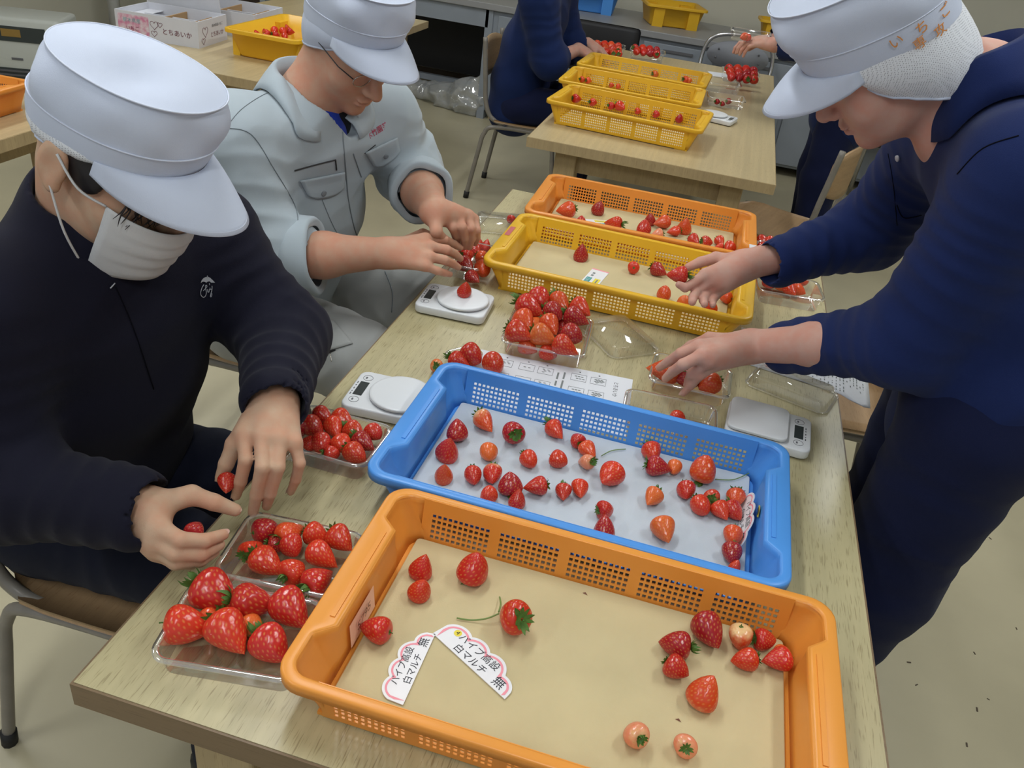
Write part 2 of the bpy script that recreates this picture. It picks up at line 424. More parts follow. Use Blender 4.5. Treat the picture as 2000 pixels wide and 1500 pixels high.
foam('yellowed foam liner in the orange crate nearest the camera', (*CR['O1'][:2], FZ), CR['O1'][2], M_foam_y)
foam('white foam liner in the blue crate', (*CR['B'][:2], FZ), CR['B'][2], M_foam_w)
foam('yellowed foam liner in the yellow crate on the front table', (*CR['Y'][:2], FZ), CR['Y'][2], M_foam_y)
foam('yellowed foam liner in the far orange crate of the front table', (*CR['O2'][:2], FZ), CR['O2'][2], M_foam_y)
BZ = FZ + 0.005                              # surface the berries lie on inside crates
# ================================================================== strawberries
def berry_meshes(nu, nv, p, q, tm, wr, flat, seed_n, sd, dent=0.013):
    """berry along x (calyx at -0.5, tip at +0.5), unit length, width ratio wr"""
    rg = np.random.RandomState(sd); vs = []; 
    def prof(t):
        if t < tm: return max(0.0, 1 - (1 - t / tm) ** 2.4) ** 0.5 * 1.0
        return max(0.0, 1 - ((t - tm) / (1 - tm)) ** p) ** q
    ts = [0.5 - 0.5 * math.cos(PI * j / nv) for j in range(nv + 1)]
    ph = rg.uniform(0, 6.28, 4)
    for j, t in enumerate(ts):
        r = prof(t) * wr / 2
        if j in (0, nv): r = 0.0015
        for i in range(nu):
            a = 2 * PI * i / nu
            k = 1 + 0.04 * math.sin(2 * a + ph[0]) + 0.025 * math.sin(3 * a + ph[1] + 2 * t)
            x = t - 0.5 + (0.035 * math.exp(-(r / (0.16 * wr)) ** 2) if t < 0.2 else 0)
            vs.append((x, r * k * math.cos(a) * flat + 0.03 * math.sin(ph[2]) * t * t, r * k * math.sin(a) + 0.03 * math.sin(ph[3]) * t * t))
    vs = np.array(vs); fs = []
    for j in range(nv):
        for i in range(nu): fs.append((j * nu + i, j * nu + (i + 1) % nu, (j + 1) * nu + (i + 1) % nu, (j + 1) * nu + i))
    fs.append(tuple(range(nu - 1, -1, -1))); fs.append(tuple(nv * nu + i for i in range(nu)))
    att = np.zeros(len(vs))
    if seed_n:
        sp = []
        for k in range(seed_n):
            t = 0.05 + 0.93 * (k + 0.5) / seed_n; a = k * 2.399963
            j = min(range(nv + 1), key=lambda jj: abs(ts[jj] - t)); i = int(round(a / (2 * PI) * nu)) % nu
            sp.append(vs[j * nu + i])
        sp = np.array(sp)
        d = np.sqrt(((vs[:, None, :] - sp[None]) ** 2).sum(-1)).min(1)
        att = np.exp(-(d / 0.0115) ** 2)
        c = np.zeros(3); nrm = vs.copy(); nrm[:, 0] *= 0.4; nrm /= np.linalg.norm(nrm, axis=1)[:, None] + 1e-9
        vs = vs - nrm * (dent * np.exp(-(d / 0.026) ** 2))[:, None]
    me = me_from('berry', vs, fs, None, True)
    at = me.attributes.new('seed', 'FLOAT', 'POINT'); at.data.foreach_set('value', att.astype(np.float32))
    return me
M_berry = bpy.data.materials.new('strawberry_skin'); M_berry.use_nodes = True
def _berry_nodes():
    nt = M_berry.node_tree; b = nt.nodes['Principled BSDF']; L = nt.links
    oi = nt.nodes.new('ShaderNodeObjectInfo'); tc = nt.nodes.new('ShaderNodeTexCoord'); sx = nt.nodes.new('ShaderNodeSeparateXYZ')
    L.new(tc.outputs['Object'], sx.inputs[0])
    nz = nt.nodes.new('ShaderNodeTexNoise'); nz.inputs['Scale'].default_value = 4.0; L.new(tc.outputs['Object'], nz.inputs['Vector'])
    # pale shoulder: extent from the object's alpha
    a1 = nt.nodes.new('ShaderNodeMath'); a1.operation = 'MULTIPLY_ADD'; a1.inputs[1].default_value = 0.5; L.new(nz.outputs['Fac'], a1.inputs[0]); L.new(sx.outputs[0], a1.inputs[2])   # x + .5*noise
    a2 = nt.nodes.new('ShaderNodeMath'); a2.operation = 'SUBTRACT'; L.new(a1.outputs[0], a2.inputs[0]); L.new(oi.outputs['Alpha'], a2.inputs[1])
    mr = nt.nodes.new('ShaderNodeMapRange'); mr.interpolation_type = 'SMOOTHSTEP'; L.new(a2.outputs[0], mr.inputs['Value'])
    mr.inputs['From Min'].default_value = -0.85; mr.inputs['From Max'].default_value = -0.40; mr.inputs['To Min'].default_value = 1.0; mr.inputs['To Max'].default_value = 0.0
    m1 = nt.nodes.new('ShaderNodeMix'); m1.data_type = 'RGBA'; L.new(mr.outputs[0], m1.inputs['Factor']); L.new(oi.outputs['Color'], m1.inputs['A']); m1.inputs['B'].default_value = (0.78, 0.52, 0.25, 1)
    at = nt.nodes.new('ShaderNodeAttribute'); at.attribute_name = 'seed'
    m2 = nt.nodes.new('ShaderNodeMix'); m2.data_type = 'RGBA'; 
    f2 = nt.nodes.new('ShaderNodeMath'); f2.operation = 'MULTIPLY'; f2.inputs[1].default_value = 0.6; L.new(at.outputs['Fac'], f2.inputs[0])
    L.new(f2.outputs[0], m2.inputs['Factor']); L.new(m1.outputs['Result'], m2.inputs['A']); m2.inputs['B'].default_value = (0.70, 0.33, 0.08, 1)
    L.new(m2.outputs['Result'], b.inputs['Base Color'])
    b.inputs['Roughness'].default_value = 0.22; b.inputs['Specular IOR Level'].default_value = 0.55
    b.inputs['Subsurface Weight'].default_value = 0.12; b.inputs['Subsurface Radius'].default_value = (0.006, 0.002, 0.001); b.inputs['Subsurface Scale'].default_value = 1.0
_berry_nodes()
M_leaf = mat('strawberry_leaf', (0.10, 0.22, 0.035), 0.5, 0.4, noise_amt=0.45, noise_scale=6, sss=0.0, transl=0.15)
BERRY = [berry_meshes(64, 40, 1.7, 0.80, 0.30, 0.84, 1.0, 150, 1), berry_meshes(64, 40, 1.5, 0.95, 0.27, 0.80, 1.0, 150, 2),
         berry_meshes(64, 40, 2.1, 0.66, 0.36, 0.90, 1.05, 150, 3), berry_meshes(64, 40, 1.8, 0.75, 0.30, 0.92, 1.12, 150, 4), berry_meshes(64, 40, 1.45, 1.0, 0.30, 0.72, 1.0, 150, 5)]
BERRY_LO = [berry_meshes(16, 10, 1.7, 0.8, 0.3, 0.86, 1.0, 0, 6), berry_meshes(16, 10, 1.5, 0.95, 0.27, 0.8, 1.05, 0, 7)]
for _me in BERRY + BERRY_LO: _me.materials.append(M_berry)
def calyx_mesh(n, L, curl, sd, stem=0.0):
    rg = random.Random(sd); B = MB()
    for k in range(n):
        a = 2 * PI * k / n + rg.uniform(-.15, .15); l = L * rg.uniform(0.75, 1.2); w_ = 0.055 * rg.uniform(.8, 1.2); cu = curl * rg.uniform(.4, 1.5)
        er = np.array([0, math.cos(a), math.sin(a)]); et = np.array([0, -math.sin(a), math.cos(a)]); ex = np.array([1.0, 0, 0])
        rows = []
        for j in range(5):
            s = j / 4; c = er * (0.03 + l * s * math.cos(cu * s)) - ex * (l * s * math.sin(cu * s) + 0.0) ; ww = w_ * math.sin(PI * min(1, 0.22 + 0.78 * s)) ** 0.8 if s < 1 else 0.002
            rows.append((c - et * ww, c + ex * (-0.006) + 0 * et, c + et * ww))
        vs = [p for r in rows for p in r]; fs = []
        for j in range(4):
            for i in range(2): fs.append((j * 3 + i, j * 3 + i + 1, j * 3 + i + 4, j * 3 + i + 3))
        B.add(vs, fs, True)
    B.tube([(0.02, 0, 0), (-0.05, 0.01, 0.0), (-0.10, 0.02, 0.01)] if not stem else bez([(0.02, 0, 0), (-0.2, .02, 0.0), (-.6, -.15, -.12), (-stem, -.5, -.30)], 6), 0.016, 6)
    B.v = [(x - 0.47, y, z) for x, y, z in B.v]
    return B.mesh('calyx', M_leaf)
CALYX = [calyx_mesh(10, 0.27, 0.5, 1), calyx_mesh(9, 0.24, -0.5, 2), calyx_mesh(11, 0.30, 0.9, 3)]
CALYX_STEM = calyx_mesh(10, 0.27, 0.5, 4, 1.5)
BCOL = {'d': (0.36, 0.012, 0.018), 'r': (0.52, 0.022, 0.016), 'R': (0.60, 0.035, 0.014), 'o': (0.66, 0.070, 0.018), 'O': (0.70, 0.13, 0.028), 'p': (0.72, 0.24, 0.13)}
CNAME = {'d': 'dark red', 'r': 'red', 'R': 'bright red', 'o': 'orange-red', 'O': 'orange', 'p': 'pale pink'}
brng = random.Random(11)
def img_dir(px, py, z, phi):
    p0 = P(px, py, z); a = math.radians(phi); p1 = P(px + 8 * math.cos(a), py + 8 * math.sin(a), z); d = p1 - p0
    return d / np.linalg.norm(d)
def berry(px, py, wpx, typ, phi, c, pale, z0, where, group, label, var=None, lo=False, stem=False, pos=None, zoff=0.0, calyx=True, inside=None):
    z = z0 + 0.015
    for _ in range(3):
        pt = P(px, py, z); w_ = wpx * dist_px(pt); z = z0 + w_ * (0.47 if typ != 'u' else 0.52) + zoff
    pt = P(px, py, z) if pos is None else np.asarray(pos)
    if inside:
        cx, cy, rz_ = CR[inside]; dx, dy = pt[0] - cx, pt[1] - cy; hx, hy = (0.260 if inside != 'B' else .248) - w_ * .56 - .003, 0.1505 - w_ * .56 - .003
        pt[0] = cx + max(-hx, min(hx, dx)); pt[1] = cy + max(-hy, min(hy, dy))
    vi = var if var is not None else brng.randrange(5)
    me = (BERRY_LO[vi % 2] if lo else BERRY[vi])
    wr = [0.86, 0.82][vi % 2] if lo else [0.84, 0.80, 0.92, 0.96, 0.72][vi]
    Ln = w_ / wr
    if typ == 'l':
        d = img_dir(px, py, z, phi); d = d + np.array([0, 0, -0.16]); 
    elif typ == 'u':
        a = brng.uniform(0, 6.28); d = np.array([0.22 * math.cos(a), 0.22 * math.sin(a), 1.0])
        if phi is not None: d = np.array([0, 0, 1.0]) + 0.5 * img_dir(px, py, z, phi)
    else:
        cd = CAM - pt; cd /= np.linalg.norm(cd); d = -(0.75 * cd + 0.65 * img_dir(px, py, z, phi) + np.array([0, 0, .15]))
    d = d / np.linalg.norm(d)
    q = Vector((1, 0, 0)).rotation_difference(V(d)) @ Euler((brng.uniform(0, 6.28), 0, 0)).to_quaternion()
    t = link('strawberry', me, None, label, 'strawberry', group)
    t.location = V(pt); t.rotation_mode = 'QUATERNION'; t.rotation_quaternion = q; t.scale = (Ln,) * 3
    v = brng.uniform(0.9, 1.1); t.color = (*[min(1, k * v) for k in BCOL[c]], pale)
    if calyx: link('calyx', CALYX_STEM if stem else CALYX[brng.randrange(3)], t)
    return t
ORD = lambda n: '%d%s' % (n, 'th' if 10 <= n % 100 <= 20 else {1: 'st', 2: 'nd', 3: 'rd'}.get(n % 10, 'th'))
def berries(rows, z0, where, group, **kw):
    order = sorted(range(len(rows)), key=lambda i: rows[i][0]); rank = {i: k + 1 for k, i in enumerate(order)}
    n = len(rows)
    for i, r in enumerate(rows):
        px, py, w_, typ, phi, c = r[:6]; pale = r[6] if len(r) > 6 else 0.0; ex = dict(kw)
        if len(r) > 7: ex.update(r[7])
        pose = {'l': 'lying', 'u': 'tip up', 'd': 'calyx showing'}[typ]
        k = rank[i]
        pl = 'the only one' if n == 1 else ('leftmost' if k == 1 else ('rightmost' if k == n else ORD(k) + ' from the left'))
        lab = '%s%s strawberry %s %s, %s' % ('pale-shouldered ' if pale > .3 else '', CNAME[c], pose, where, pl)
        berry(px, py, w_, typ, phi, c, pale, z0, where, group, lab, **ex)
berries([(886, 838, 44, 'u', 250, 'd'), (875, 877, 46, 'u', None, 'r'), (867, 924, 38, 'u', None, 'o'), (948, 825, 40, 'l', 45, 'o', .62), (1001, 843, 45, 'd', 60, 'd'),
         (1086, 841, 35, 'l', 40, 'R'), (1127, 859, 31, 'l', 235, 'r'), (1150, 881, 33, 'l', 45, 'o'), (1143, 902, 31, 'd', 10, 'p', .3), (955, 884, 36, 'l', 80, 'O', .2),
         (1034, 898, 36, 'l', 45, 'R'), (1091, 898, 35, 'l', 20, 'R'), (1192, 929, 49, 'l', 140, 'R'), (924, 931, 36, 'l', 80, 'r'), (962, 928, 38, 'l', 85, 'r', .55),
         (997, 944, 46, 'u', 240, 'd'), (1045, 950, 40, 'l', 180, 'r'), (955, 965, 34, 'u', None, 'R'), (1011, 973, 36, 'u', None, 'r'), (1100, 963, 32, 'l', 90, 'r'),
         (1133, 957, 35, 'l', 80, 'R'), (1183, 996, 36, 'l', -10, 'r'), (1181, 1030, 44, 'u', 260, 'd'), (1274, 884, 38, 'l', 60, 'R'), (1288, 913, 40, 'l', 10, 'd'),
         (1317, 914, 30, 'l', 110, 'O'), (1375, 916, 52, 'u', 300, 'o', .32), (1274, 973, 37, 'l', 130, 'O'), (1340, 959, 37, 'l', 85, 'r'), (1391, 970, 33, 'd', 120, 'R', .3),
         (1369, 988, 40, 'l', 50, 'R'), (1410, 999, 36, 'l', 50, 'R', .35), (1297, 1037, 48, 'l', 65, 'O'), (1471, 985, 37, 'l', 100, 'o'), (1453, 1003, 38, 'l', 45, 'r'),
         (1469, 1058, 40, 'l', 90, 'o'), (1467, 1092, 42, 'l', 95, 'd'), (1464, 1112, 24, 'u', None, 'R')], BZ, 'in the blue crate', 'strawberries in the blue crate', inside='B')
berries([(825, 1106, 46, 'u', None, 'r'), (821, 1151, 45, 'u', None, 'R'), (926, 1108, 64, 'u', None, 'r', 0, {'var': 3}), (704, 1219, 56, 'l', 200, 'r'), (999, 1202, 66, 'd', 30, 'R', 0),
         (1386, 1232, 64, 'l', 55, 'd'), (1446, 1247, 48, 'd', 270, 'o', .58), (1495, 1250, 42, 'l', 0, 'r'), (1454, 1289, 46, 'l', 180, 'R'), (1516, 1288, 50, 'l', 180, 'r'),
         (1545, 1276, 28, 'l', 300, 'O', .4), (1318, 1258, 54, 'l', 195, 'd'), (1322, 1305, 50, 'l', 30, 'r'), (1377, 1350, 64, 'u', 320, 'o', .42), (1241, 1434, 50, 'd', 50, 'p', .42), (1338, 1454, 46, 'd', 80, 'p', .36)],
        BZ, 'in the nearest orange crate', 'strawberries in the nearest orange crate', inside='O1')
berries([(1135, 493, 31, 'u', None, 'd'), (1237, 522, 24, 'd', 80, 'R'), (1288, 528, 27, 'l', 20, 'd'), (1297, 572, 28, 'u', None, 'o'), (1337, 590, 29, 'u', None, 'O'), (1388, 598, 26, 'u', None, 'R'), (1432, 584, 24, 'l', 200, 'o')],
        BZ, 'in the near yellow crate', 'strawberries in the near yellow crate', inside='Y')
berries([(1104, 410, 32, 'l', 180, 'o', .2), (1169, 406, 26, 'u', None, 'd'), (1135, 430, 18, 'u', None, 'r'), (1197, 436, 28, 'l', 195, 'R', .2), (1258, 443, 29, 'u', None, 'r'), (1270, 428, 22, 'u', None, 'd'), (1292, 434, 27, 'l', 180, 'o'),
         (1283, 457, 20, 'l', 180, 'p', .4), (1338, 441, 30, 'u', None, 'o'), (1315, 452, 21, 'l', 180, 'R'), (1357, 469, 22, 'l', 30, 'r'), (1381, 473, 23, 'l', 0, 'r', .3), (1407, 472, 20, 'l', 40, 'R'), (1404, 482, 14, 'l', 180, 'R'), (1427, 484, 23, 'l', 150, 'R')],
        BZ, 'in the far orange crate', 'strawberries in the far orange crate', inside='O2')

# ================================================================== clear plastic packs
M_clear = clear_mat('clear_pet_plastic', refl=0.05, haze=0.03)
M_clear_rim = clear_mat('clear_pet_rim', refl=0.20, haze=0.14)
def tray_mesh(a, b_, h, ribs=True):
    B = MB(); n = 5
    def ring(w_, d, z, r): return [(x, y, z) for x, y in rrect(w_, d, r, n)]
    B.loft([ring(a - 0.02, b_ - 0.02, 0.001, 0.012), ring(a - 0.016, b_ - 0.016, 0.004, 0.014), ring(a - 0.008, b_ - 0.008, h - 0.003, 0.016), ring(a - 0.006, b_ - 0.006, h, 0.016)], True, False)
    R = MB()
    R.loft([ring(a - 0.008, b_ - 0.008, h, 0.016), ring(a - 0.004, b_ - 0.004, h + 0.0015, 0.017), ring(a + 0.004, b_ + 0.004, h + 0.0012, 0.02), ring(a + 0.005, b_ + 0.005, h - 0.003, 0.02)], False, False)
    return B.mesh('tray_shell', M_clear), R.mesh('tray_rim', M_clear_rim)
_tray = {}
def tray(label, c, rz, size=(0.152, 0.112, 0.036), name='clear_pack', cat='plastic pack', flip=False, group='clear plastic packs', tilt=(0, 0)):
    if size not in _tray: _tray[size] = tray_mesh(*size)
    t = thing(name, label, cat, c, rz, group)
    t.rotation_euler = (PI * flip + tilt[0], tilt[1], rz)
    sh, rm = _tray[size]; link('shell', sh, t); link('rim', rm, t)
    return t
def between(a, b_): return ((np.asarray(a) + np.asarray(b_)) / 2)
Z1 = TH + 0.0
tray('clear pack of large strawberries at the front left table corner', (0.148, 0.107, Z1), 0.16, (0.165, 0.118, 0.034))
tray('clear pack of strawberries beside the left pair of hands', (0.142, 0.240, Z1), 0.10, (0.160, 0.118, 0.034))
tray('clear pack of strawberries under the raised left sleeve by a round scale', (0.082, 0.495, Z1), -0.02, (0.150, 0.115, 0.036))
tray('heaped clear pack of strawberries in front of the near yellow crate', (0.312, 1.000, Z1), 0.07, (0.165, 0.170, 0.034))
tray('clear pack of strawberries below the hands in grey jacket', (0.058, 1.275, Z1), 0.0, (0.098, 0.150, 0.036))
tray('clear pack with strawberries under a lowered palm', (0.605, 0.962, Z1), 0.0, (0.152, 0.115, 0.030))
tray('nearly empty clear pack behind the blue crate', (0.580, 0.812, Z1), 0.05, (0.165, 0.100, 0.028))
tray('clear pack of strawberries on the right table edge beyond the near yellow crate', (0.800, 1.500, Z1), 0.12, (0.155, 0.115, 0.036))
tray('clear pack of strawberries beside the far orange crate', (0.800, 1.730, Z1), 0.10, (0.155, 0.115, 0.036))
tray('empty clear lid lying in front of the near yellow crate', (0.447, 1.095, Z1 + 0.022), -0.88, (0.150, 0.118, 0.020), 'pack_lid', 'plastic lid', True)
tray('empty clear lid at the right table edge by the square scale', (0.806, 1.050, Z1 + 0.022), -0.32, (0.165, 0.105, 0.020), 'pack_lid', 'plastic lid', True)
tray('empty clear lid at the left edge beyond the strawberry pack', (0.06, 1.58, Z1 + 0.022), 0.35, (0.155, 0.115, 0.020), 'pack_lid', 'plastic lid', True)
tray('small clear wrap standing by the blue crate corner', (0.178, 0.862, Z1 + 0.002), 0.9, (0.07, 0.045, 0.012), 'plastic_wrap', 'plastic wrap')
TZ = TH + 0.004
berries([(368, 1221, 80, 'l', 0, 'R'), (425, 1160, 84, 'l', 25, 'r', 0, {'var': 1}), (502, 1176, 74, 'l', 0, 'r', 0, {'var': 4}), (572, 1193, 74, 'l', 40, 'r'), (450, 1240, 84, 'l', 50, 'R', 0, {'var': 1}), (530, 1262, 74, 'l', 45, 'r'),
         (410, 1210, 40, 'l', 60, 'o'), (492, 1222, 44, 'l', 40, 'O')], TZ, 'in the front left pack', 'strawberries in the front left pack')
berries([(519, 1035, 50, 'l', 340, 'd'), (570, 1041, 50, 'l', 330, 'o'), (619, 1045, 50, 'l', 20, 'R', 0), (667, 1056, 52, 'l', 40, 'R'), (495, 1073, 46, 'l', 320, 'R'), (570, 1068, 46, 'l', 60, 'r', 0, {'zoff': .01}), (632, 1087, 54, 'l', 30, 'R'),
         (524, 1101, 58, 'l', 30, 'R'), (574, 1115, 52, 'l', 320, 'R'), (624, 1131, 56, 'l', 320, 'r'), (542, 1062, 36, 'l', 0, 'd')], TZ, 'in the pack beside the left hands', 'strawberries in the pack beside the left hands', zoff=0.008)
berries([(588, 830, 40, 'l', 320, 'd'), (633, 815, 38, 'l', 30, 'r'), (671, 822, 40, 'l', 30, 'R'), (612, 834, 44, 'l', 30, 'r'), (654, 838, 40, 'l', 60, 'R'), (692, 843, 38, 'l', 30, 'R'), (731, 846, 37, 'l', 40, 'r'), (627, 866, 40, 'l', 60, 'r'), (669, 868, 40, 'l', 40, 'R'),
         (712, 866, 40, 'l', 30, 'd'), (695, 887, 44, 'l', 30, 'R'), (602, 865, 30, 'l', 200, 'r'), (648, 886, 30, 'l', 0, 'r')], TZ, 'in the pack below the empty scale', 'strawberries in the pack by the left round scale', zoff=0.012)
berries([(1054, 586, 46, 'l', 40, 'r'), (1037, 601, 46, 'l', 20, 'r'), (1096, 594, 41, 'l', 40, 'o', .25), (1083, 611, 42, 'l', 30, 'd'), (1136, 604, 40, 'l', 30, 'R'), (1127, 622, 40, 'l', 20, 'd'), (1026, 629, 43, 'l', 45, 'o'), (1076, 638, 42, 'l', 45, 'o'),
         (1015, 651, 46, 'l', 20, 'R'), (1063, 658, 46, 'l', 20, 'O', .35), (1117, 654, 42, 'l', 20, 'd'), (1106, 678, 42, 'l', 20, 'R', .2)], TZ, 'in the heaped middle pack', 'strawberries heaped in the middle pack', zoff=0.022)
berries([(1032, 679, 34, 'l', 20, 'o'), (1071, 689, 34, 'l', 20, 'R'), (1050, 640, 34, 'l', 40, 'O'), (1102, 640, 30, 'l', 0, 'd')], TZ, 'under the heaped pack', 'strawberries under the heap in the middle pack')
berries([(913, 498, 30, 'l', 340, 'r'), (929, 490, 26, 'l', 40, 'r'), (944, 505, 29, 'l', 20, 'o'), (912, 519, 33, 'l', 30, 'd'), (943, 526, 34, 'l', 80, 'o'), (934, 477, 24, 'u', None, 'r'), (949, 479, 22, 'u', None, 'r'), (925, 543, 28, 'l', 30, 'd')],
        TZ, 'in the pack below the grey jacket', 'strawberries in the pack below the grey jacket', zoff=0.008)
berries([(1296, 722, 52, 'l', 195, 'o', 0, {'var': 4}), (1340, 738, 46, 'l', 180, 'd'), (1385, 750, 44, 'l', 170, 'o', .3)], TZ, 'in the pack under the lowered palm', 'strawberries under the lowered palm')
berries([(1320, 814, 34, 'l', 250, 'R')], TZ, 'in the nearly empty pack', 'strawberry in the nearly empty pack')
berries([(853, 713, 26, 'd', 100, 'O', .4), (922, 695, 46, 'l', 30, 'r'), (965, 711, 44, 'l', 45, 'R'), (898, 706, 34, 'l', 20, 'r')], TH + 0.001, 'on the table behind the blue crate', 'strawberries on the table by the blue crate')
berries([(1488, 473, 26, 'l', 20, 'r'), (1508, 476, 26, 'l', 20, 'R'), (1492, 488, 26, 'l', 20, 'r'), (1516, 488, 24, 'l', 20, 'r')], TZ, 'in the pack beside the far orange crate', 'strawberries in the pack beside the far orange crate', zoff=0.006)
berries([(1505, 550, 30, 'l', 20, 'r'), (1532, 555, 32, 'l', 20, 'O', .2), (1565, 544, 34, 'l', 40, 'o'), (1545, 566, 28, 'l', 40, 'R'), (1560, 566, 26, 'l', 20, 'o')], TZ, 'in the pack at the right table edge', 'strawberries in the pack at the right table edge')
berries([(1000, 428, 18, 'l', 330, 'r')], TZ, 'by the near yellow crate corner', 'strawberry at the yellow crate corner')
# trailing stems in the blue crate
M_stem = mat('green_stem', (0.16, 0.25, 0.06), 0.5)
for lab, pts in (('thin green strawberry stem near the middle of the back wall in the blue crate', [(1175, 890), (1195, 880), (1222, 877)]), ('thin green strawberry stem by the right end of the blue crate', [(1397, 936), (1430, 937), (1455, 928), (1475, 918)])):
    MB().tube(bez([P(x, y, BZ + 0.003) for x, y in pts], 5), 0.0008, 6).build('loose_stem', M_stem, label=lab, cat='stem')

# ================================================================== kitchen scales
M_white = mat('white_abs_plastic', (0.72, 0.74, 0.76), 0.35, 0.5)
M_lcd = mat('dark_lcd', (0.035, 0.045, 0.045), 0.25)
M_ink = mat('grey_print', (0.12, 0.12, 0.13), 0.7)
M_darkgap = mat('dark_gap', (0.03, 0.03, 0.035), 0.6)
def scale_obj(label, c, rz, pan='round'):
    t = thing('kitchen_scale', label, 'scale', c, rz, 'kitchen scales')
    MB().rprism(0.150, 0.118, 0.003, 0.021, 0.016, 0.003, 5, smooth=True).build('body', M_white, t)
    MB().rprism(0.138, 0.106, 0.0, 0.004, 0.012).build('foot_pad', M_darkgap, t)
    if pan == 'round':
        MB().loft([[(0.016 + r * math.cos(2 * PI * k / 40), r * math.sin(2 * PI * k / 40), z) for k in range(40)] for r, z in ((0.050, 0.0205), (0.050, 0.024))], smooth=True).build('pan_seat', M_darkgap, t)
        MB().loft([[(0.016 + r * math.cos(2 * PI * k / 40), r * math.sin(2 * PI * k / 40), z) for k in range(40)] for r, z in ((0.053, 0.0235), (0.0555, 0.0245), (0.0555, 0.028), (0.054, 0.0295), (0.050, 0.0298))], smooth=True).build('pan', M_white, t)
        sx = -0.057
    else:
        MB().rprism(0.098, 0.104, 0.0205, 0.0235, 0.014, cx=-0.02).build('pan_seat', M_darkgap, t)
        MB().rprism(0.106, 0.112, 0.0235, 0.030, 0.016, 0.002, cx=-0.02, smooth=True).build('pan', M_white, t)
        sx = 0.053
    bevel(MB().box(sx - 0.008, sx + 0.008, -0.022, 0.022, 0.0208, 0.0216).build('display', M_lcd, t), 0.0006, 1)
    for s in (-1, 1):
        ring = [(sx + 0.0085 * math.cos(2 * PI * k / 20), s * 0.036 + 0.0085 * math.sin(2 * PI * k / 20), 0.0212) for k in range(20)]
        o = MB().tube(ring, 0.0004, 5, closed=True).build('button', M_ink, t)
        MB().box(sx - .004, sx - .001, s * .036 - .003, s * .036 + .003, .0209, .0213).build('button_print', M_ink, o)
    for yy, ll in ((-.020, .006), (-.012, .003), (-.002, .005), (.008, .004), (.017, .006)):
        xx = sx - 0.012 if pan == 'round' else sx + 0.012
        MB().box(xx - .001, xx + .001, yy - ll / 2, yy + ll / 2, .0209, .0212).build('print', M_ink, t)
    return t
scale_obj('white scale with empty round pan beside the blue crate', (0.113, 0.660, TH), 0.06)
scale_obj('white scale with a single strawberry on its round pan', (0.094, 1.063, TH), 0.05)
scale_obj('white scale with a square pan at the right table edge', (0.757, 0.863, TH), -0.06, 'square')
scale_obj('small white scale with round pan on the far table', tuple(P(1400, 236, TH)), 2.6 + 0.3, 'round')
berries([(908, 564, 29, 'u', None, 'r')], TH + 0.030, 'on the round pan of a scale', 'strawberry on a scale')

# ================================================================== papers and cards
M_paper = mat('white_paper', (0.74, 0.76, 0.80), 0.8, 0.2)
M_print = mat('black_print', (0.05, 0.05, 0.06), 0.8, 0.1)
M_pgrey = mat('grey_drawing', (0.22, 0.24, 0.24), 0.8, 0.1)
pp = thing('instruction_sheet', 'white printed packing guide sheet partly under the blue crate', 'paper', (0, 0, TH))
c0, c1 = P(940, 683, TH), P(1236, 742, TH)
ux = (c1 - c0); lx = np.linalg.norm(ux); ux /= lx; uy = np.array([-ux[1], ux[0], 0]) * -1
pp.location = V(c0); pp.rotation_euler = (0, 0, math.atan2(ux[1], ux[0]))
MB().box(0, lx, -0.205, 0, 0.0002, 0.0008).build('sheet', M_paper, pp)
# drawn pack diagrams: little boxes of berry shapes; rows read towards the left
B = MB(); D = MB(); rg = random.Random(5)
for bx, nn in ((0.055, 5), (0.098, 2), (0.135, 5), (0.200, 6), (0.238, 10)):
    for ky in range(2):
        y0 = -0.034 - ky * 0.05; w2 = 0.015
        for e in ((bx - w2, bx + w2, y0 + 0.012, y0 + 0.0126), (bx - w2, bx + w2, y0 - 0.0126, y0 - 0.012), (bx - w2, bx - w2 + 0.0005, y0 - 0.012, y0 + 0.012), (bx + w2 - 0.0005, bx + w2, y0 - 0.012, y0 + 0.012)):
            D.box(e[0], e[1], e[2], e[3], 0.0008, 0.0011)
        cols = 2 if nn <= 5 else 3
        for k in range(nn):
            gx = bx - 0.009 + 0.018 * ((k % cols) + 0.5) / cols + (0.003 if (k // cols) % 2 else 0); gy = y0 + 0.008 - 0.016 * ((k // cols) + 0.5) / max(1, math.ceil(nn / cols))
            B.add([(gx + 0.0034 * math.cos(a) * (1 if math.cos(a) > 0 else .7), gy + 0.0018 * math.sin(a), 0.0010) for a in [2 * PI * i / 8 for i in range(8)]], [tuple(range(8))])
    D.box(bx - 0.001, bx + 0.002, -0.014, -0.0115, 0.0008, 0.0011)
D.build('diagram_frame', M_print, pp, kind='stuff'); B.build('diagram_berries', M_pgrey, pp, kind='stuff')
text_on(pp, 'とちあいか', 0.011, M_print, (0.272, -0.05, 0.0009), (0, 0, -PI / 2))
for x_, y0_, y1_ in ((.160, -.03, -.055), (.160, -.062, -.08), (.172, -.025, -.05), (.172, -.056, -.09)): MB().box(x_ - .0018, x_ + .0018, y1_, y0_, .0008, .0011).build('print_line', M_pgrey, pp)
p2 = thing('record_sheet', 'white printed record sheet curling over the right table edge', 'paper', (0, 0, TH))
q0, q1, q2, q3 = P(1420, 640, TH + .001), P(1560, 640, TH + .001), P(1700, 715, TH - .01), P(1640, 768, TH + .001)
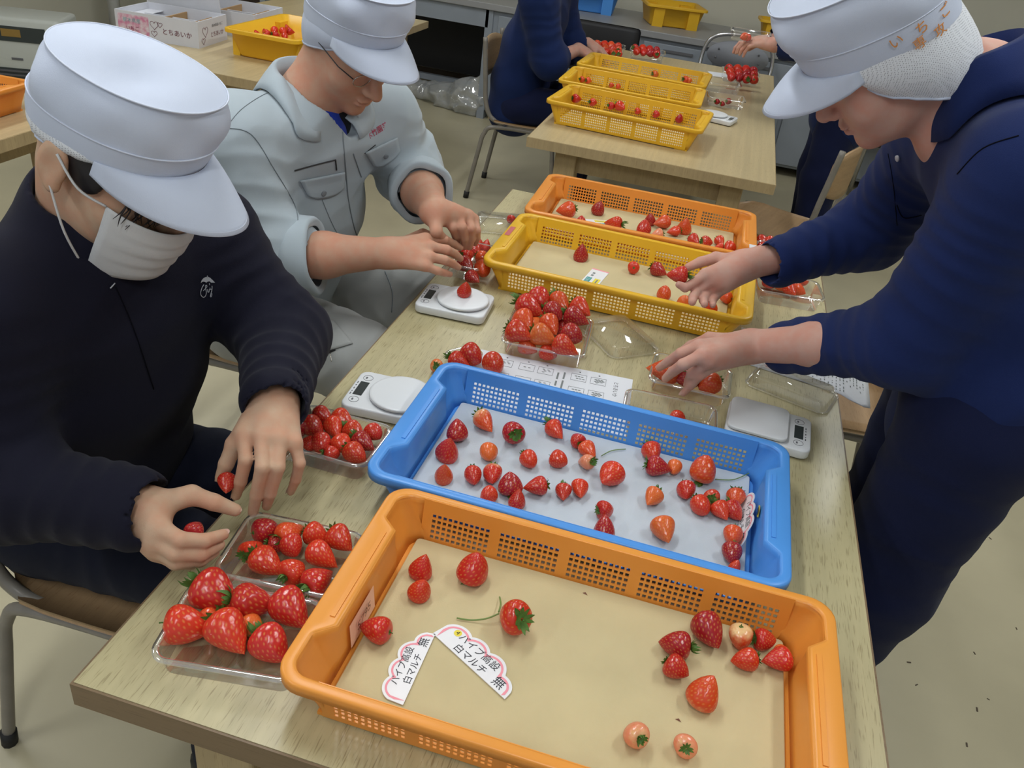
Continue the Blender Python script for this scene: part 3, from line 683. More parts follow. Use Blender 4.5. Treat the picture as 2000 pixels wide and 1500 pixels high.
# sheet as a strip that droops past the edge x=0.90
def sheet_pt(s, t):   # s along the long side (to the right), t across
    a = np.array([0.700, 1.285]); d1 = np.array([0.285, -0.055]); d2 = np.array([-0.012, -0.165])
    p = a + d1 * s + d2 * t; z = TH + 0.0008
    if p[0] > 0.90: z += 0.0 - 0.6 * (p[0] - 0.90) ** 1.3 * 1.5
    return (p[0], p[1], z - TH)
NS, NT = 24, 8
vs = []; fs = []
for j in range(NT + 1):
    for i in range(NS + 1):
        s, t = i / NS, j / NT
        if s > 0.8 and t > 0.72: s = 0.8 + (s - 0.8) * (1 - ((t - .72) / .28) ** 2 * 0.9)     # rounded corner
        vs.append(sheet_pt(s, t))
for j in range(NT):
    for i in range(NS): fs.append((j * (NS + 1) + i, (j + 1) * (NS + 1) + i, (j + 1) * (NS + 1) + i + 1, j * (NS + 1) + i + 1))
o = link('sheet', me_from('sheet', vs, fs, M_paper, True), p2); sd = o.modifiers.new('thickness', 'SOLIDIFY'); sd.thickness = 0.0004; sd.offset = 1
B = MB(); rg = random.Random(8)
for i in range(34):
    s = 0.04 + 0.93 * i / 34
    t = 0.06
    while t < 0.90:
        l = rg.uniform(0.01, 0.06)
        if rg.random() < 0.62 and not (s > .8 and t > .6):
            a, b2 = np.array(sheet_pt(s, t)), np.array(sheet_pt(s, t + l)); c2 = np.array(sheet_pt(s + 0.008, t)); d2 = np.array(sheet_pt(s + 0.008, t + l)); e = np.array([0, 0, .0009])
            B.add([a + e, b2 + e, d2 + e, c2 + e], [(0, 1, 2, 3)])
        t += l + rg.uniform(0.01, 0.05)
B.build('print', M_pgrey, p2, kind='stuff')

M_card = mat('laminated_card', (0.80, 0.80, 0.82), 0.35, 0.5)
M_pink = mat('pink_border', (0.85, 0.30, 0.36), 0.5)
M_yel = mat('yellow_dot', (0.80, 0.66, 0.05), 0.5)
def cloud_outline(w_, d, off=0.0):
    """scalloped half-cloud: straight base on y=0, four lobes above"""
    cs = ((-.037, .013, .022), (-.010, .016, .0215), (.018, .0145, .0215), (.041, .004, .0185)); pts = []
    for k in range(81):
        x = (-.059 + off) + (.1185 - 2 * off) * k / 80; y = 0.0
        for cx, cy, r in cs:
            r -= off
            if abs(x - cx) < r: y = max(y, cy + math.sqrt(r * r - (x - cx) ** 2))
        pts.append((x, y))
    return pts
def name_card(label, c, rz, number, texts):
    t = thing('name_card', label, 'card', c, rz, 'scalloped name cards')
    w_, d = 0.118, 0.044
    o = cloud_outline(w_, d); n = len(o)
    B = MB(); B.loft([[(x, y, 0) for x, y in o], [(x, y, 0.0012) for x, y in o]], smooth=False); B.build('card', M_card, t)
    a, b2 = cloud_outline(w_, d, 0.0035), cloud_outline(w_, d, 0.0062)
    B = MB(); B.add([(x, y, 0.0014) for x, y in a] + [(x, y, 0.0014) for x, y in b2], [(i, i + 1, n + i + 1, n + i) for i in range(n - 1)]); B.build('border', M_pink, t)
    text_on(t, texts[0], 0.0125, M_print, (-0.004, 0.0220, 0.0015)); text_on(t, texts[1], 0.0125, M_print, (-0.004, 0.0075, 0.0015)); text_on(t, texts[2], 0.0155, M_print, (0.0405, 0.0090, 0.0015))
    if number:
        B = MB(); B.add([(-0.040 + 0.0048 * math.cos(2 * PI * k / 20), 0.0225 + 0.0048 * math.sin(2 * PI * k / 20), 0.0015) for k in range(20)], [tuple(range(20))]); o = B.build('number_dot', M_yel, t)
        text_on(o, '4', 0.008, M_print, (-0.040, 0.0225, 0.0017))
    return t
JT = ('パイプ高設', '白マルチ', '無')
def put_card(label, pa, pb, number, up):
    a, b2 = P(*pa, BZ + .001), P(*pb, BZ + .001); c = between(a, b2); d = b2 - a
    t = name_card(label, c, math.atan2(d[1], d[0]), number, JT)
    k = np.linalg.norm(d) / 0.118; t.scale = (k, k, 1); return t
put_card('scalloped white name card with a yellow dot in the nearest orange crate', (845, 1238), (985, 1366), True, 1)
put_card('scalloped white name card without a dot at the near rim of the orange crate', (787, 1378), (850, 1240), False, 1)
# card leaning on the right end wall of the blue crate
t = name_card('scalloped white name card leaning on the right end of the blue crate', (0, 0, 0), 0, False, JT)
_a, _b2 = P(1478, 1095, BZ + .004), P(1490, 975, BZ + .004); _c = between(_a, _b2)
t.location = V((0.4748 + .2395, _c[1], BZ + 0.001)); t.rotation_mode = 'XYZ'
t.rotation_euler = (math.radians(66), 0, -PI / 2 - 0.012)
# variety cards in the yellow and far orange crates
M_teal = mat('teal_print', (0.03, 0.30, 0.30), 0.5)
def variety_card(label, c, rz, flat=True):
    t = thing('variety_card', label, 'card', c, rz, 'small variety cards')
    MB().box(0, 0.095, -0.021, 0.021, 0, 0.0012).build('card', M_card, t)
    MB().box(0.008, 0.040, 0.004, 0.017, 0.0012, 0.0015).build('green_field', M_teal, t); MB().box(0.008, 0.040, -0.017, -0.003, 0.0012, 0.0015).build('yellow_field', M_yel, t)
    MB().box(0.090, 0.095, -0.021, 0.021, 0.0012, 0.0015).build('pink_bar', M_pink, t)
    text_on(t, 'いちご', 0.010, M_card, (0.024, 0.0105, 0.0017), (0, 0, 0)); MB().box(.014, .034, -.012, -.009, .0015, .0018).build('print_line', M_pgrey, t); MB().box(.050, .058, .006, .012, .0012, .0016).build('print_line', M_pgrey, t); MB().box(.064, .072, .006, .012, .0012, .0016).build('print_line', M_pgrey, t)
    return t
_a, _b2 = P(1155, 550, BZ), P(1178, 524, BZ)
variety_card('small white card with green and yellow fields in the near yellow crate', _a - 0.02 * (_b2 - _a) / np.linalg.norm(_b2 - _a), math.atan2(*(_b2 - _a)[[1, 0]]))
_a, _b2 = P(1190, 437, BZ), P(1145, 434, BZ)
variety_card('small white card with green and yellow fields in the far orange crate', _a, math.atan2(*(_b2 - _a)[[1, 0]]))
# stickers on crates
M_tape = mat('white_tape', (0.72, 0.72, 0.74), 0.6)
M_pinkl = mat('faded_pink_label', (0.88, 0.52, 0.36), 0.55)
M_redl = mat('red_label', (0.50, 0.10, 0.10), 0.5)
M_hand = mat('brown_marker', (0.16, 0.06, 0.03), 0.7)
def sticker(cr, quad, m, name='sticker', label=None):
    return MB().add(quad, [(0, 1, 2, 3)]).build(name, m, cr, label=label)
A2 = 0.30
sk = sticker(crate_O1, [(-A2 + .0445, -.065, .016), (-A2 + .0445, .005, .016), (-A2 + .0415, .005, .052), (-A2 + .0415, -.065, .052)], M_pinkl, 'paper_label')
text_on(sk, '5795', .020, M_hand, (-A2 + .0450, -.030, .036), (PI / 2, -.06, PI / 2))
sticker(crate_O1, [(A2 - .024, -.150, .0737), (A2 - .003, -.150, .0737), (A2 - .003, -.112, .0737), (A2 - .024, -.112, .0737)], M_tape, 'tape')
sticker(crate_O2, [(A2 - .020, -.120, .0737), (A2 - .002, -.120, .0737), (A2 - .002, -.095, .0737), (A2 - .020, -.095, .0737)], M_tape, 'tape')
for c_ in (crate_Y,): sticker(c_, [(-A2 + .006, -.005, .0737), (-A2 + .018, -.005, .0737), (-A2 + .018, .055, .0737), (-A2 + .006, .055, .0737)], M_redl, 'red_label')
sk = sticker(crate_B, [(A2 - .0405, -.004, .046), (A2 - .0405, .012, .056), (A2 - .0402, .028, .046), (A2 - .0405, .012, .036)], M_yel, 'diamond_sticker')
MB().box(A2 - .0415, A2 - .0408, .005, .019, .044, .048).build('print_line', M_print, sk)
# long stem of the berry in the middle of the nearest orange crate
_st = [o for o in bpy.data.objects if o.get('group') == 'strawberries in the nearest orange crate' and abs(o.location.x - P(999, 1202, BZ)[0]) < .03]
if _st:
    for pts in ([(975, 1198), (950, 1208), (920, 1211), (892, 1207)], [(974, 1195), (978, 1180), (976, 1166)]):
        o = MB().tube(bez([P(x, y, BZ + .012 - .009 * min(1, k / 2)) for k, (x, y) in enumerate(pts)], 5), .0011, 6).build('stem', M_stem, _st[0])
        bpy.context.view_layer.update(); o.matrix_parent_inverse = _st[0].matrix_world.inverted()
# dead leaf bits on the liners
for px, py in ((1143, 1160), (1325, 1407)):
    q = P(px, py, BZ); MB().add([(q[0] - .004, q[1], BZ + .0006), (q[0], q[1] + .0012, BZ + .002), (q[0] + .0035, q[1] - .002, BZ + .0006), (q[0], q[1] - .001, BZ + .0004)], [(0, 1, 2, 3)]).build('leaf_bit', M_hand, label='dry brown leaf bit on foam liner, %s' % ('near the far wall' if py < 1300 else 'above the palest berries'), cat='leaf')
# ================================================================== body modelling: smooth unions of tapered limbs, surfaced on a voxel grid
def _noise3(X, Y, Z, f, sd):
    rg = np.random.RandomState(sd); s = 0
    for k in range(7):
        d = rg.normal(size=3); d /= np.linalg.norm(d); a = f * rg.uniform(.6, 1.7); w1 = rg.uniform(0, 6.28)
        d2 = rg.normal(size=3); d2 /= np.linalg.norm(d2)
        s = s + np.sin(a * (X * d[0] + Y * d[1] + Z * d[2]) + w1 + 1.3 * np.sin(a * .7 * (X * d2[0] + Y * d2[1] + Z * d2[2])))
    return s / 4.0
def C_(a, b, ra, rb, k=0.02, wr=0.0, lam=0.03, op='u'): return dict(t='c', a=np.array(a, float), b=np.array(b, float), ra=ra, rb=rb, k=k, wr=wr, lam=lam, op=op)
def E_(c, r, R=None, k=0.02, op='u'): return dict(t='e', c=np.array(c, float), r=np.array(r, float), R=R, k=k, op=op)
def S_(c, side, rs, rf, up=None, k=0.03):
    """body column: centres c[i], side axis, radii along side / front"""
    return [dict(t='q', a=np.array(c[i], float), b=np.array(c[i + 1], float), s=np.array(side, float) / np.linalg.norm(side), rs=(rs[i], rs[i + 1]), rf=(rf[i], rf[i + 1]), k=k, op='u') for i in range(len(c) - 1)]
def chain(pts, rs, k=0.02, wr=0.0, lam=0.03, op='u'):
    return [C_(pts[i], pts[i + 1], rs[i], rs[i + 1], k if i == 0 else max(k, .006), wr, lam, op) for i in range(len(pts) - 1)]
def _bounds(p):
    if p['t'] == 'e': m = float(p['r'].max()); return p['c'] - m, p['c'] + m
    m = max(p['ra'], p['rb']) + abs(p.get('wr', 0)) if p['t'] == 'c' else max(p['rs'] + p['rf'])
    return np.minimum(p['a'], p['b']) - m, np.maximum(p['a'], p['b']) + m
def sdf_mesh(prims, vox, fold=0.0, fold_f=30.0, sd=1, clip=None):
    lo = np.min([_bounds(p)[0] for p in prims if p['op'] == 'u'], axis=0) - 3 * vox - fold
    hi = np.max([_bounds(p)[1] for p in prims if p['op'] == 'u'], axis=0) + 3 * vox + fold
    n = np.ceil((hi - lo) / vox).astype(int) + 1
    D = np.full(n, 0.2, np.float32)
    ax = [lo[i] + vox * np.arange(n[i]) for i in range(3)]
    for p in prims:
        b0, b1 = _bounds(p); pad = p['k'] + 4 * vox + 0.01
        i0 = np.maximum(0, np.floor((b0 - pad - lo) / vox).astype(int)); i1 = np.minimum(n, np.ceil((b1 + pad - lo) / vox).astype(int) + 1)
        if np.any(i1 <= i0): continue
        X, Y, Z = np.meshgrid(ax[0][i0[0]:i1[0]], ax[1][i0[1]:i1[1]], ax[2][i0[2]:i1[2]], indexing='ij', sparse=True)
        if p['t'] == 'e':
            x, y, z = X - p['c'][0], Y - p['c'][1], Z - p['c'][2]
            if p['R'] is not None:
                R = p['R']; x, y, z = (x * R[0][0] + y * R[0][1] + z * R[0][2], x * R[1][0] + y * R[1][1] + z * R[1][2], x * R[2][0] + y * R[2][1] + z * R[2][2])
            r = p['r']; k0 = np.sqrt((x / r[0]) ** 2 + (y / r[1]) ** 2 + (z / r[2]) ** 2); k1 = np.sqrt((x / r[0] ** 2) ** 2 + (y / r[1] ** 2) ** 2 + (z / r[2] ** 2) ** 2) + 1e-9
            d = k0 * (k0 - 1) / k1
        else:
            ba = p['b'] - p['a']; L2 = float(ba @ ba) + 1e-12
            x, y, z = X - p['a'][0], Y - p['a'][1], Z - p['a'][2]
            t = np.clip((x * ba[0] + y * ba[1] + z * ba[2]) / L2, 0, 1)
            ox, oy, oz = x - t * ba[0], y - t * ba[1], z - t * ba[2]
            if p['t'] == 'c':
                d = np.sqrt(ox * ox + oy * oy + oz * oz) - (p['ra'] + (p['rb'] - p['ra']) * t)
                if p['wr']:
                    L = math.sqrt(L2); nz = _noise3(X, Y, Z, 22.0, 5)
                    d = d + p['wr'] * (np.abs(np.sin(PI * t * L / p['lam'] + 1.6 * nz)) - 0.6)
            else:
                s = p['s']; os_ = ox * s[0] + oy * s[1] + oz * s[2]
                of = np.sqrt(np.maximum(ox * ox + oy * oy + oz * oz - os_ * os_, 0))
                rs = p['rs'][0] + (p['rs'][1] - p['rs'][0]) * t; rf = p['rf'][0] + (p['rf'][1] - p['rf'][0]) * t
                k0 = np.sqrt((os_ / rs) ** 2 + (of / rf) ** 2); k1 = np.sqrt((os_ / rs ** 2) ** 2 + (of / rf ** 2) ** 2) + 1e-9
                d = np.where(k0 < 1e-4, -np.minimum(rs, rf), k0 * (k0 - 1) / k1)
        sl = tuple(slice(i0[i], i1[i]) for i in range(3)); o = D[sl]; k = p['k']
        if p['op'] == 'u':
            h = np.maximum(k - np.abs(o - d), 0) / k; D[sl] = np.minimum(o, d) - h * h * k * 0.25
        else:
            h = np.maximum(k - np.abs(o + d), 0) / k; D[sl] = np.maximum(o, -d) + h * h * k * 0.25
    if fold:
        X, Y, Z = np.meshgrid(*ax, indexing='ij', sparse=True)
        f1 = _noise3(X, Y, Z, fold_f, sd)
        D = D + (fold * (np.abs(f1) - 0.45)).astype(np.float32)
    if clip is not None:                       # keep the side of plane(s): (point, normal)
        X, Y, Z = np.meshgrid(*ax, indexing='ij', sparse=True)
        for c, nn in clip: D = np.maximum(D, ((X - c[0]) * nn[0] + (Y - c[1]) * nn[1] + (Z - c[2]) * nn[2]).astype(np.float32))
    return surface_nets(D, lo, vox)
def surface_nets(D, lo, vox):
    S = D < 0; n = D.shape
    c = [(i, j, k) for i in (0, 1) for j in (0, 1) for k in (0, 1)]
    sub = lambda A, o: A[o[0]:n[0] - 1 + o[0], o[1]:n[1] - 1 + o[1], o[2]:n[2] - 1 + o[2]]
    cnt = sum(sub(S, o).astype(np.int8) for o in c); act = (cnt > 0) & (cnt < 8)
    idx = np.full(act.shape, -1, np.int64); ii = np.argwhere(act); idx[act] = np.arange(len(ii))
    acc = np.zeros((len(ii), 3)); num = np.zeros(len(ii))
    for a in c:
        for axis in range(3):
            if a[axis] == 1: continue
            b = list(a); b[axis] = 1
            da = D[ii[:, 0] + a[0], ii[:, 1] + a[1], ii[:, 2] + a[2]]; db = D[ii[:, 0] + b[0], ii[:, 1] + b[1], ii[:, 2] + b[2]]
            m = (da < 0) != (db < 0); t = np.where(m, da / np.where(m, da - db, 1), 0)
            p = np.array(a, float)[None].repeat(len(ii), 0); p[:, axis] = t
            acc += p * m[:, None]; num += m
    vs = lo + vox * (ii + acc / num[:, None])
    faces = []
    for axis in range(3):
        o = [0, 0, 0]; o[axis] = 1
        A = S[:n[0] - o[0], :n[1] - o[1], :n[2] - o[2]]; B = S[o[0]:, o[1]:, o[2]:]
        e = np.argwhere(A != B); u, v = [q for q in range(3) if q != axis]
        ok = (e[:, u] > 0) & (e[:, v] > 0) & (e[:, u] < n[u] - 1) & (e[:, v] < n[v] - 1); e = e[ok]
        def cell(du, dv): f = e.copy(); f[:, u] -= du; f[:, v] -= dv; return idx[f[:, 0], f[:, 1], f[:, 2]]
        q = np.stack([cell(1, 1), cell(0, 1), cell(0, 0), cell(1, 0)], 1)
        fl = A[e[:, 0], e[:, 1], e[:, 2]]
        if axis == 1: fl = ~fl
        q[~fl] = q[~fl][:, ::-1]; faces.append(q)
    return vs, np.concatenate(faces)
def join_meshes(parts):
    off = 0; V_ = []; F_ = []
    for v, f in parts: V_.append(v); F_.append(f + off); off += len(v)
    return np.concatenate(V_), np.concatenate(F_)
def np_mesh(name, v, f, material):
    me = bpy.data.meshes.new(name); nv, nf = len(v), len(f)
    me.vertices.add(nv); me.vertices.foreach_set('co', v.astype(np.float32).ravel())
    me.loops.add(nf * 4); me.loops.foreach_set('vertex_index', f.astype(np.int32).ravel())
    me.polygons.add(nf); me.polygons.foreach_set('loop_start', np.arange(0, nf * 4, 4, dtype=np.int32)); me.polygons.foreach_set('loop_total', np.full(nf, 4, np.int32))
    me.update(calc_edges=True); me.polygons.foreach_set('use_smooth', np.ones(nf, bool)); me.validate()
    if material: me.materials.append(material)
    return me
def relax(v, f, it=2, lam=0.5):
    """light Laplacian smoothing"""
    for _ in range(it):
        s = np.zeros_like(v); c = np.zeros(len(v))
        for a in range(4):
            b = (a + 1) % 4
            np.add.at(s, f[:, a], v[f[:, b]]); np.add.at(c, f[:, a], 1)
            np.add.at(s, f[:, b], v[f[:, a]]); np.add.at(c, f[:, b], 1)
        v = v * (1 - lam) + lam * s / np.maximum(c, 1)[:, None]
    return v
class Surf:
    """ray hits on a finished body mesh, used to lay seams, pockets and buttons on cloth"""
    def __init__(s, v, f):
        from mathutils.bvhtree import BVHTree
        s.t = BVHTree.FromPolygons(v.tolist(), f.tolist())
    def hit(s, px, py):
        d = FW + RT * (px - 1000) / FPX + UP * (750 - py) / FPX; d /= np.linalg.norm(d)
        h = s.t.ray_cast(V(CAM), V(d))
        if h[0] is None: return None
        return np.array(h[0]), np.array(h[1])
    def line(s, pts, off=0.0008, n=6):
        out = []
        for p in bez([np.array([*q, 0.0]) for q in pts], n):
            h = s.hit(p[0], p[1])
            if h is not None: out.append(h[0] + h[1] * off)
        return out
    def patch(s, quad, off, nu=8, nv=8, shape=None):
        """quad: 4 pixel corners (tl,tr,br,bl) draped on the surface"""
        q = [np.array(c, float) for c in quad]; vs = []; fs = []
        for j in range(nv + 1):
            for i in range(nu + 1):
                u, w_ = i / nu, j / nv
                if shape: u, w_ = shape(u, w_)
                p = (q[0] * (1 - u) + q[1] * u) * (1 - w_) + (q[3] * (1 - u) + q[2] * u) * w_
                h = s.hit(p[0], p[1])
                if h is None: return None
                vs.append(h[0] + h[1] * off)
        for j in range(nv):
            for i in range(nu): a = j * (nu + 1) + i; fs.append((a, a + nu + 1, a + nu + 2, a + 1))
        return vs, fs

# ------------------------------------------------------------------ heads
def HEL(M, c, r, k=0.01, op='u'):
    return E_(M[:3, 3] + M[:3, :3] @ np.array(c, float), r, M[:3, :3].T, k, op)
def frame_m(pos, yaw, pitch, roll):
    y, p, r = [math.radians(a) for a in (yaw, pitch, roll)]
    f = np.array([math.cos(p) * math.cos(y), math.cos(p) * math.sin(y), math.sin(p)])
    l = np.cross([0, 0, 1.0], f); l /= np.linalg.norm(l); u = np.cross(f, l)
    l, u = math.cos(r) * l + math.sin(r) * u, -math.sin(r) * l + math.cos(r) * u
    M = np.eye(4); M[:3, 0] = f; M[:3, 1] = l; M[:3, 2] = u; M[:3, 3] = pos
    return M
def head_prims(M, ears=True):
    Rm = M[:3, :3].T; T = lambda p: M[:3, 3] + M[:3, :3] @ np.array(p, float)
    def el(c, r, k=0.02, op='u'): return E_(T(c), r, Rm, k, op)
    L = [el((-.012, 0, .028), (.096, .076, .080)), el((.030, 0, -.03), (.064, .063, .092), .03), el((.032, 0, -.078), (.054, .054, .042), .03), el((.076, 0, -.108), (.020, .022, .017), .025)]
    for s in (1, -1):
        L += [el((.054, s * .040, -.038), (.027, .026, .028), .022)]
    L += [el((.082, 0, .022), (.016, .046, .011), .015), C_(T((.092, 0, .006)), T((.115, 0, -.036)), .0085, .0130, .012), el((.100, .012, -.041), (.011, .008, .008), .007), el((.100, -.012, -.041), (.011, .008, .008), .007)]
    L += [el((.098, 0, -.066), (.009, .023, .0055), .006), el((.095, 0, -.078), (.0095, .020, .0065), .006), el((.101, 0, -.0715), (.006, .026, .0015), .004, 's')]
    for s in (1, -1):
        L += [el((.097, s * .032, .000), (.016, .017, .011), .012, 's'), el((.077, s * .032, -.001), (.0135, .0145, .0125), .004)]
        if ears: L += [el((-.012, s * .082, -.010), (.021, .009, .032), .006), el((-.008, s * .093, -.006), (.011, .007, .020), .006, 's'), el((-.004, s * .083, -.036), (.010, .007, .011), .006)]
    return L, T
def skin_mat(name, col):
    m = mat(name, col, 0.6, 0.25, noise_amt=0.16, noise_scale=35, bump=0.10, bump_scale=700, sss=0.18, sss_r=(0.010, 0.004, 0.002), col2=(col[0] * 1.02, col[1] * .84, col[2] * .80))
    return m
M_skinA = skin_mat('skin_light_tan', (0.56, 0.375, 0.255))
M_skinB = skin_mat('skin_tan', (0.54, 0.315, 0.215))
M_skinC = skin_mat('skin_rosy', (0.56, 0.335, 0.265))
M_hair = mat('black_hair', (0.012, 0.010, 0.012), 0.4, 0.5)
M_nail = mat('finger_nail', (0.58, 0.34, 0.27), 0.3, 0.5)
def hand_prims(wrist, fingers, thumb, w_r=0.027, fr=0.0092):
    """joints in world space: fingers = list of 4 lists [mcp,pip,dip,tip]; thumb = [base,mcp,ip,tip]"""
    W = np.array(wrist, float); L = []
    mid = np.mean([f[0] for f in fingers], axis=0)
    for i, f in enumerate(fingers):
        f = [np.array(p, float) for p in f]; s = (1.0, 1.05, 1.0, 0.86)[i] * fr
        base = W + (f[0] - mid) * 0.42
        L.append(C_(base, f[0], w_r * 0.62, s * 1.28, 0.018))
    for i, f in enumerate(fingers):
        f = [np.array(p, float) for p in f]; s = (1.0, 1.05, 1.0, 0.86)[i] * fr
        L += [C_(f[0], f[1], s * 1.12, s * 1.0, 0.006), C_(f[1], f[2], s * 1.02, s * 0.90, 0.003), C_(f[2], f[3], s * 0.90, s * 0.74, 0.003)]
    t = [np.array(p, float) for p in thumb]
    L += [C_(W * .7 + t[0] * .3, t[1], w_r * 0.62, fr * 1.35, 0.016), C_(t[1], t[2], fr * 1.25, fr * 1.10, 0.004), C_(t[2], t[3], fr * 1.12, fr * 0.85, 0.003)]
    L.append(C_(W, mid * .55 + W * .45, w_r * .8, w_r * .72, 0.02))
    return L
def nails(fingers, thumb, normal, parent, fr=0.0092):
    for f in list(fingers) + [thumb]:
        a, b = np.array(f[-2], float), np.array(f[-1], float); d = b - a; d /= np.linalg.norm(d)
        n = np.array(normal, float); n = n - d * (n @ d); n /= np.linalg.norm(n); s = np.cross(d, n)
        c = b + n * fr * 0.66 + d * 0.001
        vs = [c + d * (0.0058 * math.cos(q)) + s * (0.0046 * math.sin(q)) + n * (-0.0012 * abs(math.sin(q)) ** 2) for q in [2 * PI * k / 12 for k in range(12)]] + [c + n * 0.0006]
        MB().add(vs, [(k, (k + 1) % 12, 12) for k in range(12)], True).build('fingernail', M_nail, parent)

# ------------------------------------------------------------------ white work caps
M_cap = mat('white_cap_cotton', (0.56, 0.61, 0.73), 0.85, 0.15, bump=0.15, bump_scale=900, noise_amt=0.03, noise_scale=12)
M_capseam = mat('white_cap_stitch', (0.60, 0.64, 0.75), 0.9, 0.1)
M_net = bpy.data.materials.new('white_hair_net'); M_net.use_nodes = True
def _net():
    nt = M_net.node_tree; b = nt.nodes['Principled BSDF']; b.inputs['Roughness'].default_value = 0.85
    tc = nt.nodes.new('ShaderNodeTexCoord'); mp = nt.nodes.new('ShaderNodeMapping'); mp.inputs['Rotation'].default_value = (0.3, 0.7, 0.78)
    ck = nt.nodes.new('ShaderNodeTexVoronoi'); ck.inputs['Scale'].default_value = 420; ck.inputs['Randomness'].default_value = 0.15
    nt.links.new(tc.outputs['Object'], mp.inputs[0]); nt.links.new(mp.outputs[0], ck.inputs['Vector'])
    r = nt.nodes.new('ShaderNodeValToRGB'); r.color_ramp.elements[0].position = 0.22; r.color_ramp.elements[1].position = 0.40
    r.color_ramp.elements[0].color = (0.30, 0.31, 0.34, 1); r.color_ramp.elements[1].color = (0.74, 0.76, 0.80, 1)
    nt.links.new(ck.outputs['Distance'], r.inputs[0]); nt.links.new(r.outputs[0], b.inputs['Base Color'])
_net()
def cap_frame(M, deg, up=0.0, fwd=0.0):
    a = math.radians(deg); f, l, u = M[:3, 0], M[:3, 1], M[:3, 2]; N_ = M.copy()
    N_[:3, 0] = math.cos(a) * f + math.sin(a) * u; N_[:3, 2] = -math.sin(a) * f + math.cos(a) * u; N_[:3, 3] = M[:3, 3] + u * up + f * fwd
    return N_
def cap(parent, M, dents, sd, net_drop=0.04, net_mat=None, puff=1.0, brim_len=0.076, brim_drop=0.32, height=1.0, net_front=62):
    """crown, band, seams, brim and hair cover; built in head space, placed by M"""
    N = 72; rg = np.random.RandomState(sd); ph = rg.uniform(0, 6.28, 8)
    Mm = Matrix([list(r) for r in M])
    root = link('cap', None, parent); root.matrix_world = Mm; root.empty_display_size = 0.03
    def ring(z, rf, rs, x0=0.0, jit=0.0, k=0):
        out = []
        for i in range(N):
            a = 2 * PI * i / N; c, s = math.cos(a), math.sin(a)
            x = x0 + rf * abs(c) ** 0.92 * (1 if c > 0 else -1); y = rs * abs(s) ** 0.92 * (1 if s > 0 else -1)
            zz = z + 0.020 * (x / 0.11)
            if jit:
                j = jit * (math.sin(3 * a + ph[k % 8]) + .8 * math.sin(5 * a + ph[(k + 3) % 8] + z * 40) + .5 * math.sin(9 * a + ph[(k + 5) % 8]))
                x += j * c; y += j * s
            out.append((x, y, zz))
        return out
    h = height; TOPR = (.100 + .0075 * puff, .0805 + .0085 * puff)
    rows_band = [ring(.026, .106, .0865), ring(.034, .108, .088), ring(.064 * h, .110, .090)]
    MB().loft(rows_band, False, False).build('band', M_cap, root)
    zs = np.linspace(0, 1, 15); rows = []
    for k, t in enumerate(zs):
        z = (.062 + (.132 - .062) * t) * h; b = math.sin(PI * min(1, t * 1.0)) 
        rf = .110 + .012 * puff * math.sin(PI * t * .75) - .013 * t ** 3; rs = .090 + .013 * puff * math.sin(PI * t * .75) - .012 * t ** 3
        rows.append(ring(z, rf, rs, -.002 * t, .0034 * math.sin(PI * t) if 0 < t < 1 else 0, 1))
    rows.append(ring(.1345 * h, *TOPR, -.002))
    B = MB().loft(rows, False, False)
    side = B.build('side_panel', M_cap, root)
    B = MB(); vs = []; rr = np.linspace(0.0, 1.0, 16); rows2 = []
    for r in rr[::-1]:
        row = []
        for i in range(N):
            a = 2 * PI * i / N; c, s = math.cos(a), math.sin(a)
            x = -.002 + TOPR[0] * r * abs(c) ** 0.92 * (1 if c > 0 else -1); y = TOPR[1] * r * abs(s) ** 0.92 * (1 if s > 0 else -1)
            z = .1345 * h + .020 * (x / .11) + 0.020 * (1 - r ** 2.2)
            for dx, dy, dr, dd in dents:
                q = ((x - dx) ** 2 + (y - dy) ** 2) / dr ** 2; z -= dd * math.exp(-q) * (1 if r < .999 else .0)
            z += 0.0012 * math.sin(38 * x + 25 * y + ph[2]) * (1 - r)
            row.append((x, y, z))
        rows2.append(row)
    B.loft(rows2, False, True); B.build('top_panel', M_cap, root)
    for z, rf, rs in ((.0635 * h, .1106, .0906), (.1345 * h, TOPR[0] + .0006, TOPR[1] + .0006)):
        MB().tube(ring(z, rf, rs, -.001 if z > .1 else 0), 0.0011, 6, closed=True).build('seam', M_capseam, root)
    # brim
    A = 70; na, nr = 40, 10; vs = []; fs = []
    for j in range(nr + 1):
        for i in range(na + 1):
            a = math.radians(-A + 2 * A * i / na); t = j / nr
            x0, y0 = .1085 * math.cos(a), .0885 * math.sin(a)
            ln = brim_len * max(0.0, math.cos(a * 90 / A)) ** 0.55
            x = x0 + ln * t * (0.86 + 0.14 * math.cos(a)); y = y0 * (1 + 0.10 * t * math.cos(a * 90 / A))
            z = .028 + .020 * (x0 / .11) - brim_drop * ln * t - 3.2 * (y ** 2) * t * .9 + 0.006 * math.sin(PI * t)
            vs.append((x, y, z))
    for j in range(nr):
        for i in range(na): q = j * (na + 1) + i; fs.append((q, q + na + 1, q + na + 2, q + 1))
    o = link('brim', me_from('brim', vs, fs, M_cap, True), root); sd_ = o.modifiers.new('thick', 'SOLIDIFY'); sd_.thickness = 0.003; sd_.offset = 0
    edge = [np.array(vs[(nr - 1) * (na + 1) + i]) * .45 + np.array(vs[nr * (na + 1) + i]) * .55 + np.array([0, 0, .0016]) for i in range(2, na - 1)]
    MB().tube(edge, 0.0005, 5).build('brim_stitching', M_capseam, root)
    # hair cover hanging below the band at the sides and back
    rows = []; nb = 48
